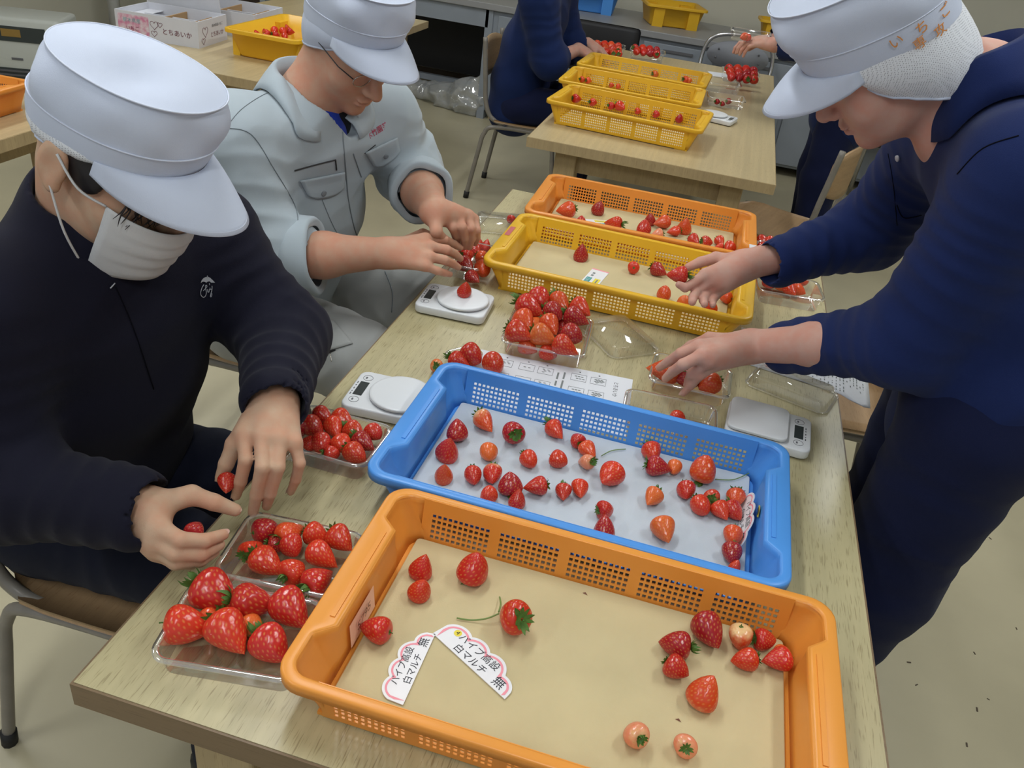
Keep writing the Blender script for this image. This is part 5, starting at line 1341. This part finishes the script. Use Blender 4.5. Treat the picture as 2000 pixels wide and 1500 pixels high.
# crew collar
cc = np.array((-.244, .420, 1.066)); ring = []
for k in range(40):
    a = 2 * PI * k / 40; ring.append(cc + np.array([.95, -.2, -.18]) * .070 * math.cos(a) + np.array([.21, .98, 0]) * .070 * math.sin(a))
MB().tube(ring, .011, 8, closed=True).build('collar', M_navyA, pA)
tr = [C_((-.37, .39, .50), (.0, .34, .535), .095, .075, .03, .003, .05), C_((.0, .34, .535), (-.05, .34, .10), .072, .062, .03, .003, .05), C_((-.37, .55, .50), (.0, .58, .535), .095, .075, .03, .003, .05), C_((.0, .58, .535), (-.05, .58, .10), .072, .062, .03, .003, .05), C_((-.38, .40, .52), (-.38, .54, .52), .115, .115, .04)]
garment('trousers', tr, M_trousA, pA, vox=.007, fold=.005, sd=7)
for sy in (.34, .58): MB().loft([[(-.05 + .13 * math.cos(a) * k + .05, sy + .042 * math.sin(a) * k, z) for a in [2 * PI * i / 20 for i in range(20)]] for k, z in ((.95, .0), (1, .01), (1, .035), (.8, .07), (.45, .10))]).build('shoe', M_zip, pA)
cap(pA, HA, [(0.02, -.035, .035, .016), (-.05, .03, .04, .007)], 2, net_drop=.030, net_mat=M_net, puff=.22, brim_len=.082, height=.88)
# face mask: pleated sheet over nose and chin, with ear loops
nu, nv = 24, 22; vs = []; fs = []
for j in range(nv + 1):
    for i in range(nu + 1):
        u = -1 + 2 * i / nu; v = j / nv; z = -.032 - .094 * v
        a = u * 1.12; rad = .122 - .016 * v ** 2 * 0 - .012 * abs(v - .35); 
        x = .012 + (rad - .004) * math.cos(a) * (1 - .10 * v) + .004 * math.cos(u * 2); y = .078 * math.sin(a) * (1 - .18 * v ** 2)
        pl = 0.0035 * ((v * 4.2) % 1.0) * (1 - abs(u) ** 3)
        z += .020 * abs(u) ** 2 * (v - .45) * -1.3
        x += pl
        vs.append(TA((x, y, z)))
for j in range(nv):
    for i in range(nu): q = j * (nu + 1) + i; fs.append((q, q + nu + 1, q + nu + 2, q + 1))
o = link('face_mask', me_from('face_mask', vs, fs, M_mask, True), pA); md = o.modifiers.new('thick', 'SOLIDIFY'); md.thickness = .0012
for s in (1, -1):
    for zz, zt in ((-.020, .012), (-.112, -.030)):
        i = nu if s > 0 else 0; p0 = vs[(0 if zt > 0 else nv) * (nu + 1) + i]
        MB().tube(bez([p0, TA((.030, s * .086, zz * .55 + zt * .45 - .006)), TA((-.005, s * .0885, zt))], 6), .0016, 6).build('ear_loop', M_mask, o)
# hair: temples and a fringe under the brim
hp = [E_(TA((-.006, 0, .028)), (.097, .079, .080), HA[:3, :3].T, .01)]
hp += [E_(TA((.070, 0, -.065)), (.085, .11, .070), HA[:3, :3].T, .01, 's'), E_(TA((.10, 0, -.02)), (.05, .058, .040), HA[:3, :3].T, .01, 's')]
hp += [HEL(HA, (.026, s * .0715, .008), (.026, .0065, .032), .012) for s in (1, -1)]
v, f = sdf_mesh(hp, .004, .002, 90, 3); hr = link('hair', np_mesh('hair', v, f, M_hair), pA)
B = MB(); rg = random.Random(4)
for k in range(90):
    y0 = rg.uniform(-.066, .066); l = rg.uniform(.6, 1.15)
    x0 = .082 - 5.2 * y0 * y0
    p0 = (x0, y0, .042); p1 = (x0 + .018 * l, y0 + rg.uniform(-.006, .006), .022 - .004 * l); p2 = (x0 + .021 * l, y0 + rg.uniform(-.010, .010), -.002 - .012 * l); p3 = (x0 + .018 * l + rg.uniform(-.004, .006), y0 + rg.uniform(-.016, .016), -.010 - .024 * l)
    B.tube([TA(q) for q in bez([p0, p1, p2, p3], 3)], [.0016, .0016, .0015, .0014, .0013, .0012, .0010, .0008, .0005, .0003], 4)
B.build('fringe', M_hair, pA)
# chest logo: umbrella over script letters
def logo(s, parent):
    U = MB(); o_ = (360, 520); k = 0.05
    px = lambda x, y: (o_[0] + x * k, o_[1] + y * k)
    top = [(610, 640), (640, 540), (720, 450), (820, 405), (900, 400), (980, 440), (1080, 530), (1180, 630)]; low = [(610, 640), (690, 590), (760, 595), (830, 630), (880, 590), (960, 575), (1020, 630), (1180, 630)]
    tp = [s.hit(*px(*q)) for q in top]; lp = [s.hit(*px(*q)) for q in low]
    if any(t is None for t in tp + lp): return
    vs = [t[0] + t[1] * .002 for t in tp] + [t[0] + t[1] * .002 for t in lp]; n = len(top)
    r = link('chest_logo', me_from('chest_logo', vs, [(i, i + 1, n + i + 1, n + i) for i in range(n - 1)], M_thread), parent)
    for st in ([(870, 360), (870, 430)], [(725, 705), (650, 830), (600, 1000), (620, 1130), (720, 1200), (810, 1120), (830, 1000), (800, 850), (790, 760), (830, 730), (850, 790), (800, 850), (700, 950)], [(870, 880), (880, 980), (930, 990), (950, 880)], [(950, 650), (955, 720)], [(970, 830), (1000, 900), (1040, 880)], [(1060, 760), (1060, 900), (1020, 1080), (1000, 1170), (1050, 1170), (1065, 1050)]):
        l = s.line([px(*q) for q in st], .0022, 5)
        if len(l) > 2: MB().tube(l, .0006, 4).build('logo_stroke', M_thread, r)
logo(sA, pA)
for pts in ([(225, 560), (260, 640), (300, 760)],): seam(sA, pts, pA, M_seamfold, .0009, 'seam')  # dark line drawn for the shade in a cloth fold, no stitching here
l = sA.line([(214, 563), (223, 553)], .002, 3)
if len(l) > 1: MB().tube(l, .0009, 5).build('loose_thread', M_thread, pA)

# ---------------------------------------------------------------- seated person in grey work jacket
HB = frame_m((-0.21, 1.182, 1.18), -23.8, -33.3, 3.4)
wR = J(757, 494, .805); wL = J(850, 414, .865)
fR = [[J(830, 466, .825), J(868, 468, .815), J(886, 476, .795), J(899, 484, .782)], [J(840, 482, .818), J(872, 488, .812), J(888, 496, .790), J(899, 505, .775)],
      [J(838, 502, .808), J(868, 508, .800), J(884, 515, .780), J(895, 522, .768)], [J(830, 520, .795), J(854, 529, .785), J(868, 533, .772), J(879, 536, .760)]]
tR = [J(790, 472, .805), J(826, 458, .795), J(856, 466, .785), J(880, 478, .776)]
fL = [[J(872, 422, .855), J(884, 444, .838), J(890, 460, .81), J(893, 474, .785)], [J(893, 418, .857), J(903, 444, .838), J(907, 464, .808), J(907, 482, .778)],
      [J(912, 420, .852), J(921, 446, .832), J(921, 466, .803), J(917, 483, .778)], [J(926, 428, .842), J(932, 450, .825), J(932, 464, .802), J(928, 476, .782)]]
tL = [J(850, 436, .855), J(852, 452, .84), J(864, 466, .815), J(876, 478, .79)]
eR, eL = np.array((-.315, .985, .755)), np.array((-.150, 1.415, .845))
shR, shL = np.array((-.385, 1.005, .985)), np.array((-.205, 1.365, .975))
core = S_([(-.44, 1.25, .50), (-.39, 1.23, .78), (-.345, 1.207, .90)], (.41, .91, 0), [.14, .14, .11], [.10, .10, .07]) + [C_((-.42, 1.16, .50), (-.04, 1.02, .53), .08, .06), C_((-.04, 1.02, .53), (-.1, 1.02, .08), .05, .04), C_((-.42, 1.34, .50), (-.02, 1.36, .53), .08, .06), C_((-.02, 1.36, .53), (-.1, 1.36, .08), .05, .04), C_(shR, eR, .045, .04), C_(shL, eL, .045, .04)]
pB, TB = body('seated person in pale grey work jacket, white cap and glasses', HB, M_skinB, (-.305, 1.185, 1.04), [[C_(eR, eR * .5 + wR * .5, .046, .046), C_(eR * .5 + wR * .5, wR, .046, .030)] + hand_prims(wR, fR, tR, fr=.0098), [C_(eL, eL * .5 + wL * .5, .046, .046), C_(eL * .5 + wL * .5, wL, .046, .031)] + hand_prims(wL, fL, tL, fr=.0098)], core, ears=False)
nails(fR, tR, (-.1, -.2, 1), pB); nails(fL, tL, (-.3, -.5, .7), pB)
cuffR = eR * .76 + wR * .24; cuffL = eL * .66 + wL * .34
slR = [shR, eR * .98 + shR * .02 + np.array([0, 0, .012]), cuffR]; slL = [shL, eL + np.array([0, 0, .01]), cuffL]
jk = S_([(-.46, 1.26, .50), (-.44, 1.25, .62), (-.39, 1.23, .78), (-.34, 1.205, .93), (-.305, 1.185, 1.01)], (.41, .91, 0), [.185, .19, .195, .185, .10], [.155, .16, .155, .125, .085])
jk += [C_(shL, shR, .080, .080, .05)] + chain(slR, [.090, .082, .070], .05, .005, .05) + chain(slL, [.085, .074, .062], .05, .005, .05)
jk += [C_(J(648, 206, 1.045), J(682, 246, 1.005), .046, .024, .006, op='s'), arm_open(slR, .056, .04), arm_open(slL, .050, .04), C_((-.295, 1.18, 1.04), TB((0, 0, -.06)), .066, .072, .012, op='s')]
oB, sB = garment('work_jacket', jk, M_grey, pB, sd=9, fold=.010, fold_f=19)
# rolled cuffs
for e, c, r in ((eR, cuffR, .0790), (eL, cuffL, .0710)):
    d = (c - e); d /= np.linalg.norm(d); u = np.cross(d, [0, 0, 1.0]); u /= np.linalg.norm(u); w_ = np.cross(d, u); rings = []
    for rr, t in ((r * .80, .016), (r * .98, .022), (r * 1.05, .014), (r * 1.06, -.016), (r * 1.02, -.036), (r * .9, -.038)):
        rings.append([c + d * (t + .036) + (u * math.cos(a) + w_ * math.sin(a)) * (rr + .0022 * math.sin(5 * a + t * 90)) for a in [2 * PI * k / 36 for k in range(36)]])
    MB().loft(rings, False, False).build('rolled_cuff', M_grey, pB)
# shirt collar: a stand round the nape folding over to a fall that rests on the shoulders and chest
def fold_collar(surf, parent, m, nb, fw, lf, up, gap, r_in, rise, r_out, tip, name='collar', lift=.006, front_drop=.07):
    rows = [[] for _ in range(7)]
    for k in range(61):
        a = math.radians(gap + (360 - 2 * gap) * k / 60); c, s_ = math.cos(a), math.sin(a); fr = max(0.0, c) ** 1.3
        d = fw * c + lf * s_
        inner = nb + d * r_in + up * (rise * .2 - front_drop * fr); crest = nb + d * (r_in + .010) + up * (rise - front_drop * fr)
        edge = abs(k - 30) / 30.0
        ro = r_out + tip * max(0, edge - .55) / .45 * (1 if edge < .97 else .75)
        out = nb + d * ro + (fw * .03 * fr)
        h = surf.t.find_nearest(V(out))
        o_ = np.array(h[0]) + np.array(h[1]) * lift if h[0] is not None else out
        mid = (crest + o_) / 2 + up * .010 + d * .004
        rows[0].append(inner); rows[1].append((inner + crest) / 2); rows[2].append(crest); rows[3].append(crest * .8 + mid * .2 + d * .006 + up * .002); rows[4].append(mid); rows[5].append((mid + o_) / 2 + up * .003); rows[6].append(o_)
    o = MB().loft(rows, False, False, closed=False).build(name, m, parent); md = o.modifiers.new('thick', 'SOLIDIFY'); md.thickness = .003; md.offset = 1
    return o
fold_collar(sB, pB, M_grey, np.array((-.306, 1.186, 1.030)), np.array([.88, -.40, -.25]), np.array([.41, .91, 0]), np.array([.23, -.10, .97]), 24, .066, .072, .108, .040)
# blue undershirt at the throat
M_bluein = cloth_mat('bright_blue_undershirt', (0.015, 0.05, 0.45)); M_darkin = cloth_mat('black_undershirt', (0.008, 0.009, 0.015))
v, f = sdf_mesh([C_((-.305, 1.185, 1.035), (-.270, 1.172, .985), .070, .055, .02)], .006, .002, 60, 2); link('undershirt', np_mesh('undershirt', v, f, M_bluein), pB)
v, f = sdf_mesh([C_((-.270, 1.205, 1.01), (-.262, 1.20, .965), .054, .046, .02)], .006, .001, 60, 2); link('undershirt_placket', np_mesh('undershirt_placket', v, f, M_darkin), pB)
# jacket details laid on the cloth
seam(sB, [(668, 250), (675, 330), (682, 400), (700, 470), (738, 545)], pB, M_greydk, .0016)
seam(sB, [(690, 300), (715, 370), (745, 430), (775, 480)], pB, M_greydk, .0012)
seam(sB, [(440, 250), (490, 262), (535, 330), (575, 400), (582, 440)], pB, M_greydk, .0010)
seam(sB, [(440, 252), (470, 215), (515, 185), (545, 178)], pB, M_greydk, .0007)
seam(sB, [(629, 390), (650, 440), (672, 478)], pB, M_greydk, .0009)
seam(sB, [(575, 333), (615, 322), (655, 312)], pB, M_zip, .0016, 'zip'); seam(sB, [(655, 312), (657, 332)], pB, M_zip, .0016, 'zip_pull')
flap = lambda u, w_: (u, w_ * (1 - .28 * abs(2 * u - 1) ** 3))
drape(sB, [(584, 352), (672, 335), (670, 378), (605, 392)], pB, M_grey, 'pocket_flap', .003, .0025, shape=flap)
drape(sB, [(712, 297), (775, 268), (783, 303), (735, 333)], pB, M_grey, 'pocket_flap', .003, .0025, shape=flap)
disc(sB, 630, 376, .0065, pB, M_button); disc(sB, 752, 303, .006, pB, M_button)
emb(sB, '木竹園芸', .016, 736, 256, 752, 247, pB, M_redthread)
seam(sB, [(712, 300), (724, 290), (733, 283)], pB, M_zip, .0012, 'zip')
tr = [C_((-.44, 1.15, .50), (-.02, 1.00, .535), .115, .092, .03, .004, .07), C_((-.02, 1.00, .535), (-.08, 1.0, .10), .085, .070, .03, .003, .06), C_((-.44, 1.36, .50), (.0, 1.38, .535), .115, .090, .03, .004, .07), C_((.0, 1.38, .535), (-.08, 1.38, .10), .085, .070, .03, .003, .06), C_((-.45, 1.16, .53), (-.45, 1.34, .53), .13, .13, .04)]
oT, sT = garment('work_trousers', tr, M_greyt, pB, vox=.006, fold=.006, fold_f=20, sd=17)
for sy in (1.0, 1.38): MB().loft([[(-.03 + .13 * math.cos(a) * k, sy + .045 * math.sin(a) * k, z) for a in [2 * PI * i / 20 for i in range(20)]] for k, z in ((.95, .0), (1, .01), (1, .035), (.8, .07), (.45, .10))]).build('shoe', M_zip, pB)
drape(sT, [(598, 640), (650, 625), (690, 672), (628, 690)], pB, M_greyt, 'cargo_flap', .003, .003)
seam(sT, [(600, 706), (628, 693), (655, 682)], pB, M_zip, .004, 'zip'); seam(sT, [(645, 690), (648, 706)], pB, M_metal, .0012, 'zip_pull')
seam(sT, [(752, 530), (766, 570), (765, 610)], pB, M_greydk, .0012)
cap(pB, cap_frame(HB, 9, .004, -.004), [(0.0, 0.0, .05, .004)], 5, net_drop=.066, puff=.35, brim_len=.074, height=.92)
# glasses
for s in (1, -1):
    rim = [TB((.098 - .004 * abs(math.cos(a)), s * (.034 + .024 * math.cos(a)), -.006 + .016 * math.sin(a))) for a in [2 * PI * k / 24 for k in range(24)]]
    if s == 1: g = MB().tube(rim, .0011, 6, closed=True).build('glasses', M_metal, pB)
    else: MB().tube(rim, .0011, 6, closed=True).build('lens_rim', M_metal, g)
    MB().tube([TB(q) for q in ((.093, s * .059, -.002), (.06, s * .074, .0), (.0, s * .082, .004))], .0012, 6).build('temple', M_zip, g)
MB().tube([TB(q) for q in ((.098, .010, -.002), (.104, 0, .001), (.098, -.010, -.002))], .0010, 6).build('bridge', M_metal, g)
hp = [E_(TB((-.008, 0, .028)), (.097, .078, .080), HB[:3, :3].T, .01), E_(TB((.070, 0, -.070)), (.095, .11, .080), HB[:3, :3].T, .01, 's')]
v, f = sdf_mesh(hp, .004, .002, 90, 3); link('hair', np_mesh('hair', v, f, M_hair), pB)

# ---------------------------------------------------------------- standing person in navy on the right
HC = frame_m((0.752, 0.91, 1.353), 173.7, -44.3, -18.0)
wL = J(1470, 676, .832); wR = J(1455, 518, .905)
fL = [[J(1366, 676, .842), J(1330, 690, .825), J(1306, 706, .79), J(1288, 718, .762)], [J(1372, 694, .842), J(1334, 712, .825), J(1314, 726, .79), J(1300, 739, .760)],
      [J(1384, 706, .832), J(1352, 730, .80), J(1346, 744, .775), J(1342, 752, .755)], [J(1398, 712, .82), J(1366, 734, .80), J(1350, 752, .775), J(1335, 768, .752)]]
tL = [J(1436, 662, .84), J(1386, 662, .83), J(1350, 676, .80), J(1322, 694, .775)]
fR = [[J(1378, 536, .895), J(1350, 556, .878), J(1338, 562, .878), J(1326, 556, .882)], [J(1390, 548, .885), J(1362, 568, .865), J(1354, 580, .865), J(1352, 590, .872)],
      [J(1404, 556, .878), J(1380, 574, .858), J(1374, 586, .860), J(1376, 594, .870)], [J(1418, 560, .874), J(1398, 578, .855), J(1392, 588, .856), J(1392, 596, .864)]]
tR = [J(1428, 508, .905), J(1398, 504, .905), J(1368, 512, .900), J(1344, 522, .893)]
eL, eR = np.array((.905, .815, .955)), np.array((.885, 1.245, .985))
shL, shR = np.array((.955, .765, 1.250)), np.array((.925, 1.115, 1.215))
core = S_([(1.07, .90, .84), (1.05, .92, 1.05), (1.01, .94, 1.15)], (-.1, -.99, 0), [.13, .13, .10], [.09, .09, .07]) + [C_((1.065, .83, .84), (1.045, .86, .45), .075, .055), C_((1.045, .86, .45), (1.01, .91, .07), .05, .04), C_((1.07, 1.00, .84), (1.06, 1.05, .45), .075, .055), C_((1.06, 1.05, .45), (1.03, 1.09, .07), .05, .04), C_(shL, eL, .045, .04), C_(shR, eR, .045, .04)]
pC, TC = body('standing person in royal navy knit shirt bending over the table from the right', HC, M_skinC, (.895, .938, 1.320), [[C_(eL, eL * .45 + wL * .55, .040, .036), C_(eL * .45 + wL * .55, wL, .036, .029)] + hand_prims(wL, fL, tL, fr=.0098), [C_(eR, eR * .45 + wR * .55, .040, .036), C_(eR * .45 + wR * .55, wR, .036, .029)] + hand_prims(wR, fR, tR, fr=.0095)], core, ears=False)
nails(fL, tL, (-.25, -.35, .9), pC)
cfL = J(1540, 680, .840); cfR = J(1522, 510, .925)
slL = [shL, eL, cfL]; slR = [shR, eR, cfR]
jk = S_([(1.075, .90, .78), (1.075, .905, .93), (1.055, .92, 1.06), (1.015, .94, 1.18), (.945, .945, 1.265)], (-.1, -.99, 0), [.175, .18, .185, .175, .10], [.125, .13, .13, .115, .085])
jk += [C_(shL, shR, .080, .078, .05)] + chain(slL, [.086, .066, .049], .05, .0035, .036) + chain(slR, [.086, .066, .049], .05, .0035, .036)
jk += [arm_open(slL, .037), arm_open(slR, .037), C_((.90, .94, 1.315), TC((0, 0, -.05)), .062, .070, .012, op='s')]
oC, sC = garment('knit_shirt', jk, M_navyC, pC, sd=21, fold=.006, fold_f=17)
tr = [C_((1.065, .83, .84), (1.045, .86, .45), .115, .096, .04, .003, .08), C_((1.045, .86, .45), (1.01, .91, .05), .096, .082, .04, .003, .07), C_((1.07, 1.00, .84), (1.06, 1.05, .45), .112, .090, .04, .003, .08), C_((1.06, 1.05, .45), (1.03, 1.09, .05), .090, .080, .04, .003, .07), C_((1.075, .84, .86), (1.075, .98, .86), .125, .125, .04)]
garment('trousers', tr, M_trousC, pC, vox=.007, fold=.005, sd=27)
for sx, sy in ((.97, .91), (.99, 1.09)): MB().loft([[(sx + .14 * math.cos(a) * k, sy + .048 * math.sin(a) * k, z) for a in [2 * PI * i / 20 for i in range(20)]] for k, z in ((.95, .0), (1, .01), (1, .035), (.8, .06), (.45, .08))]).build('shoe', M_zip, pC)
# polo collar
fold_collar(sC, pC, M_navyC, np.array((.903, .940, 1.312)), np.array([-.85, .05, -.52]), np.cross([-.52, .03, .85], [-.85, .05, -.52]), np.array([-.52, .03, .85]), 16, .060, .070, .106, .040, front_drop=.060)
disc(sC, 1758, 308, .0055, pC, M_thread)
seam(sC, [(1735, 300), (1745, 360), (1752, 440)], pC, M_seamfold, .0007)
seam(sC, [(1990, 265), (1920, 290), (1870, 340)], pC, M_seamfold, .0009, 'shoulder_seam')
seam(sC, [(1752, 400), (1765, 425), (1800, 420)], pC, M_seamfold, .0009, 'pocket_edge')
rC = cap(pC, HC, [(0.03, .02, .04, .006)], 8, net_drop=.110, net_mat=M_net, puff=.7, brim_len=.078, net_front=66)
hp = [E_(TC((-.010, 0, .026)), (.096, .078, .080), HC[:3, :3].T, .01), E_(TC((.070, 0, -.080)), (.105, .11, .085), HC[:3, :3].T, .01, 's')]
v, f = sdf_mesh(hp, .004, .002, 90, 3); link('hair', np_mesh('hair', v, f, M_hair), pC)
# orange embroidery on the band
for ch, a, zz, sz in (('い', 100, .050, .019), ('ち', 118, .050, .019), ('ご', 138, .050, .019), ('専', 112, .032, .018), ('攻', 128, .032, .018)):
    a = math.radians(a); x, y = .1125 * math.cos(a), .0925 * math.sin(a); z = zz + .020 * (x / .11)
    n = np.array([math.cos(a) / .11, math.sin(a) / .09, 0]); n /= np.linalg.norm(n); tx = np.cross([0, 0, 1.0], n)
    o = link('embroidery', text_mesh(ch, sz, M_orthread, .0003), rC)
    Mx = Matrix.Identity(4)
    for i in range(3): Mx[i][0] = tx[i]; Mx[i][1] = (0, 0, 1)[i]; Mx[i][2] = n[i]; Mx[i][3] = (x, y, z)[i] + n[i] * .001
    o.matrix_local = Mx
# berries held in hands
def held(px, py, wpx, z, phi, c, label):
    pt = P(px, py, z); berry(px, py, wpx, 'l', phi, c, 0, z, '', 'strawberries held in hands', label, pos=pt, var=1)
held(443, 946, 38, .775, 100, 'r', 'red strawberry held between thumb and finger of the upper left hand')
held(382, 1033, 40, .775, 300, 'd', 'dark red strawberry inside the curled lower left hand')
held(1322, 537, 36, .892, 190, 'r', 'red strawberry held in the raised right hand')
# ---------------------------------------------------------------- two people at the far table
M_navyD = cloth_mat('navy_work_coat', (0.008, 0.020, 0.085), sheen=0.05)
def far_person(label, HM, neck, shL, shR, eL, eR, wL, wR, hips, torso, side, legs, hand_dirL, hand_dirR, sleeve=.8):
    def hand(w_, d, n_):
        d = np.array(d, float); d /= np.linalg.norm(d); n_ = np.array(n_, float); n_ -= d * (n_ @ d); n_ /= np.linalg.norm(n_); s = np.cross(d, n_)
        fs = []
        for k, o in enumerate((.030, .010, -.010, -.028)):
            m = w_ + d * (.088 - abs(k - 1) * .006) + s * o; l = (.07, .078, .072, .056)[k]
            fs.append([m, m + d * l * .45 - n_ * .012, m + d * l * .68 - n_ * .035, m + d * l * .75 - n_ * .055])
        th = [w_ + d * .03 + s * .035, w_ + d * .055 + s * .050 - n_ * .01, w_ + d * .085 + s * .048 - n_ * .03, w_ + d * .105 + s * .035 - n_ * .045]
        return hand_prims(w_, fs, th)
    eL, eR, wL, wR = map(np.array, (eL, eR, wL, wR))
    core = S_([hips, torso[1], torso[2]], side, [.12, .12, .10], [.08, .08, .07]) + [C_(a, b, .07, .05) for a, b in legs] + [C_(shL, eL, .045, .04), C_(shR, eR, .045, .04)]
    p, T = body(label, HM, M_skinC, neck, [[C_(eL, wL, .042, .028)] + hand(wL, *hand_dirL), [C_(eR, wR, .042, .028)] + hand(wR, *hand_dirR)], core)
    cL, cR = eL * (1 - sleeve) + wL * sleeve, eR * (1 - sleeve) + wR * sleeve
    sl, sr = [np.array(shL), eL, cL], [np.array(shR), eR, cR]
    jk = S_(torso, side, [.19, .19, .19, .18, .10][:len(torso)], [.14, .14, .135, .12, .085][:len(torso)]) + [C_(shL, shR, .082, .082, .05)] + chain(sl, [.09, .075, .062], .05, .004, .05) + chain(sr, [.09, .075, .062], .05, .004, .05) + [arm_open(sl, .052), arm_open(sr, .052), C_(neck, T((0, 0, -.05)), .075, .08, .012, op='s')]
    garment('work_coat', jk, M_navyD, p, vox=.008, fold=.009, fold_f=15, sd=31)
    garment('trousers', [C_(a, b, .10 if i % 2 == 0 else .085, .085 if i % 2 == 0 else .07, .04) for i, (a, b) in enumerate(legs)] , M_trousC, p, vox=.010, fold=.005, sd=33)
    for i in (1, 3): 
        a, b = legs[i]; MB().loft([[(b[0] + .13 * math.cos(q) * k, b[1] + .045 * math.sin(q) * k, z) for q in [2 * PI * n / 16 for n in range(16)]] for k, z in ((.95, 0), (1, .01), (1, .035), (.8, .06), (.45, .09))]).build('shoe', M_zip, p)
    cap(p, HM, [], 12, net_drop=.05)
    return p
far_person('person in navy work coat sitting left of the far table', frame_m((-.28, 3.80, 1.21), -5, -30, 0), (-.37, 3.81, 1.06), (-.36, 4.00, 1.0), (-.38, 3.62, 1.0), (-.27, 4.02, .76), (-.29, 3.63, .745), (-.19, 4.06, .785), (-.20, 3.86, .785), (-.46, 3.82, .50),
           [(-.47, 3.82, .46), (-.46, 3.82, .60), (-.43, 3.815, .78), (-.39, 3.81, .93), (-.37, 3.81, 1.03)], (0, 1, 0), [((-.45, 3.72, .50), (-.10, 3.70, .53)), ((-.10, 3.70, .53), (-.14, 3.70, .06)), ((-.45, 3.92, .50), (-.10, 3.94, .53)), ((-.10, 3.94, .53), (-.14, 3.94, .06))],
           ((1, -.1, -.25), (0, 0, 1)), ((.9, .35, -.25), (0, 0, 1)), .35)
far_person('person in navy work coat standing right of the far table', frame_m((.86, 3.62, 1.47), 190, -30, 0), (.965, 3.66, 1.36), (.97, 3.46, 1.30), (.97, 3.86, 1.30), (.90, 3.42, 1.04), (.88, 3.92, 1.04), (.70, 3.50, 1.00), (.68, 3.80, .97), (1.06, 3.66, .88),
           [(1.08, 3.66, .72), (1.07, 3.66, .90), (1.05, 3.66, 1.08), (1.0, 3.66, 1.22), (.97, 3.66, 1.31)], (0, -1, 0), [((1.06, 3.56, .86), (1.06, 3.56, .46)), ((1.06, 3.56, .46), (1.08, 3.56, .05)), ((1.06, 3.76, .86), (1.06, 3.76, .46)), ((1.06, 3.76, .46), (1.08, 3.76, .05))],
           ((-1, .1, -.05), (0, -.2, 1)), ((-1, -.1, -.1), (0, 0, 1)), .75)
tray('clear pack held up by the person right of the far table', (.590, 3.52, .995), .0, (.17, .12, .04), group='packs on the far table')
berries([(1452, 72, 16, 'l', 180, 'o'), (1462, 74, 14, 'l', 0, 'R')], .995, 'in the pack held up at far right', 'strawberries in the held-up pack', lo=True)
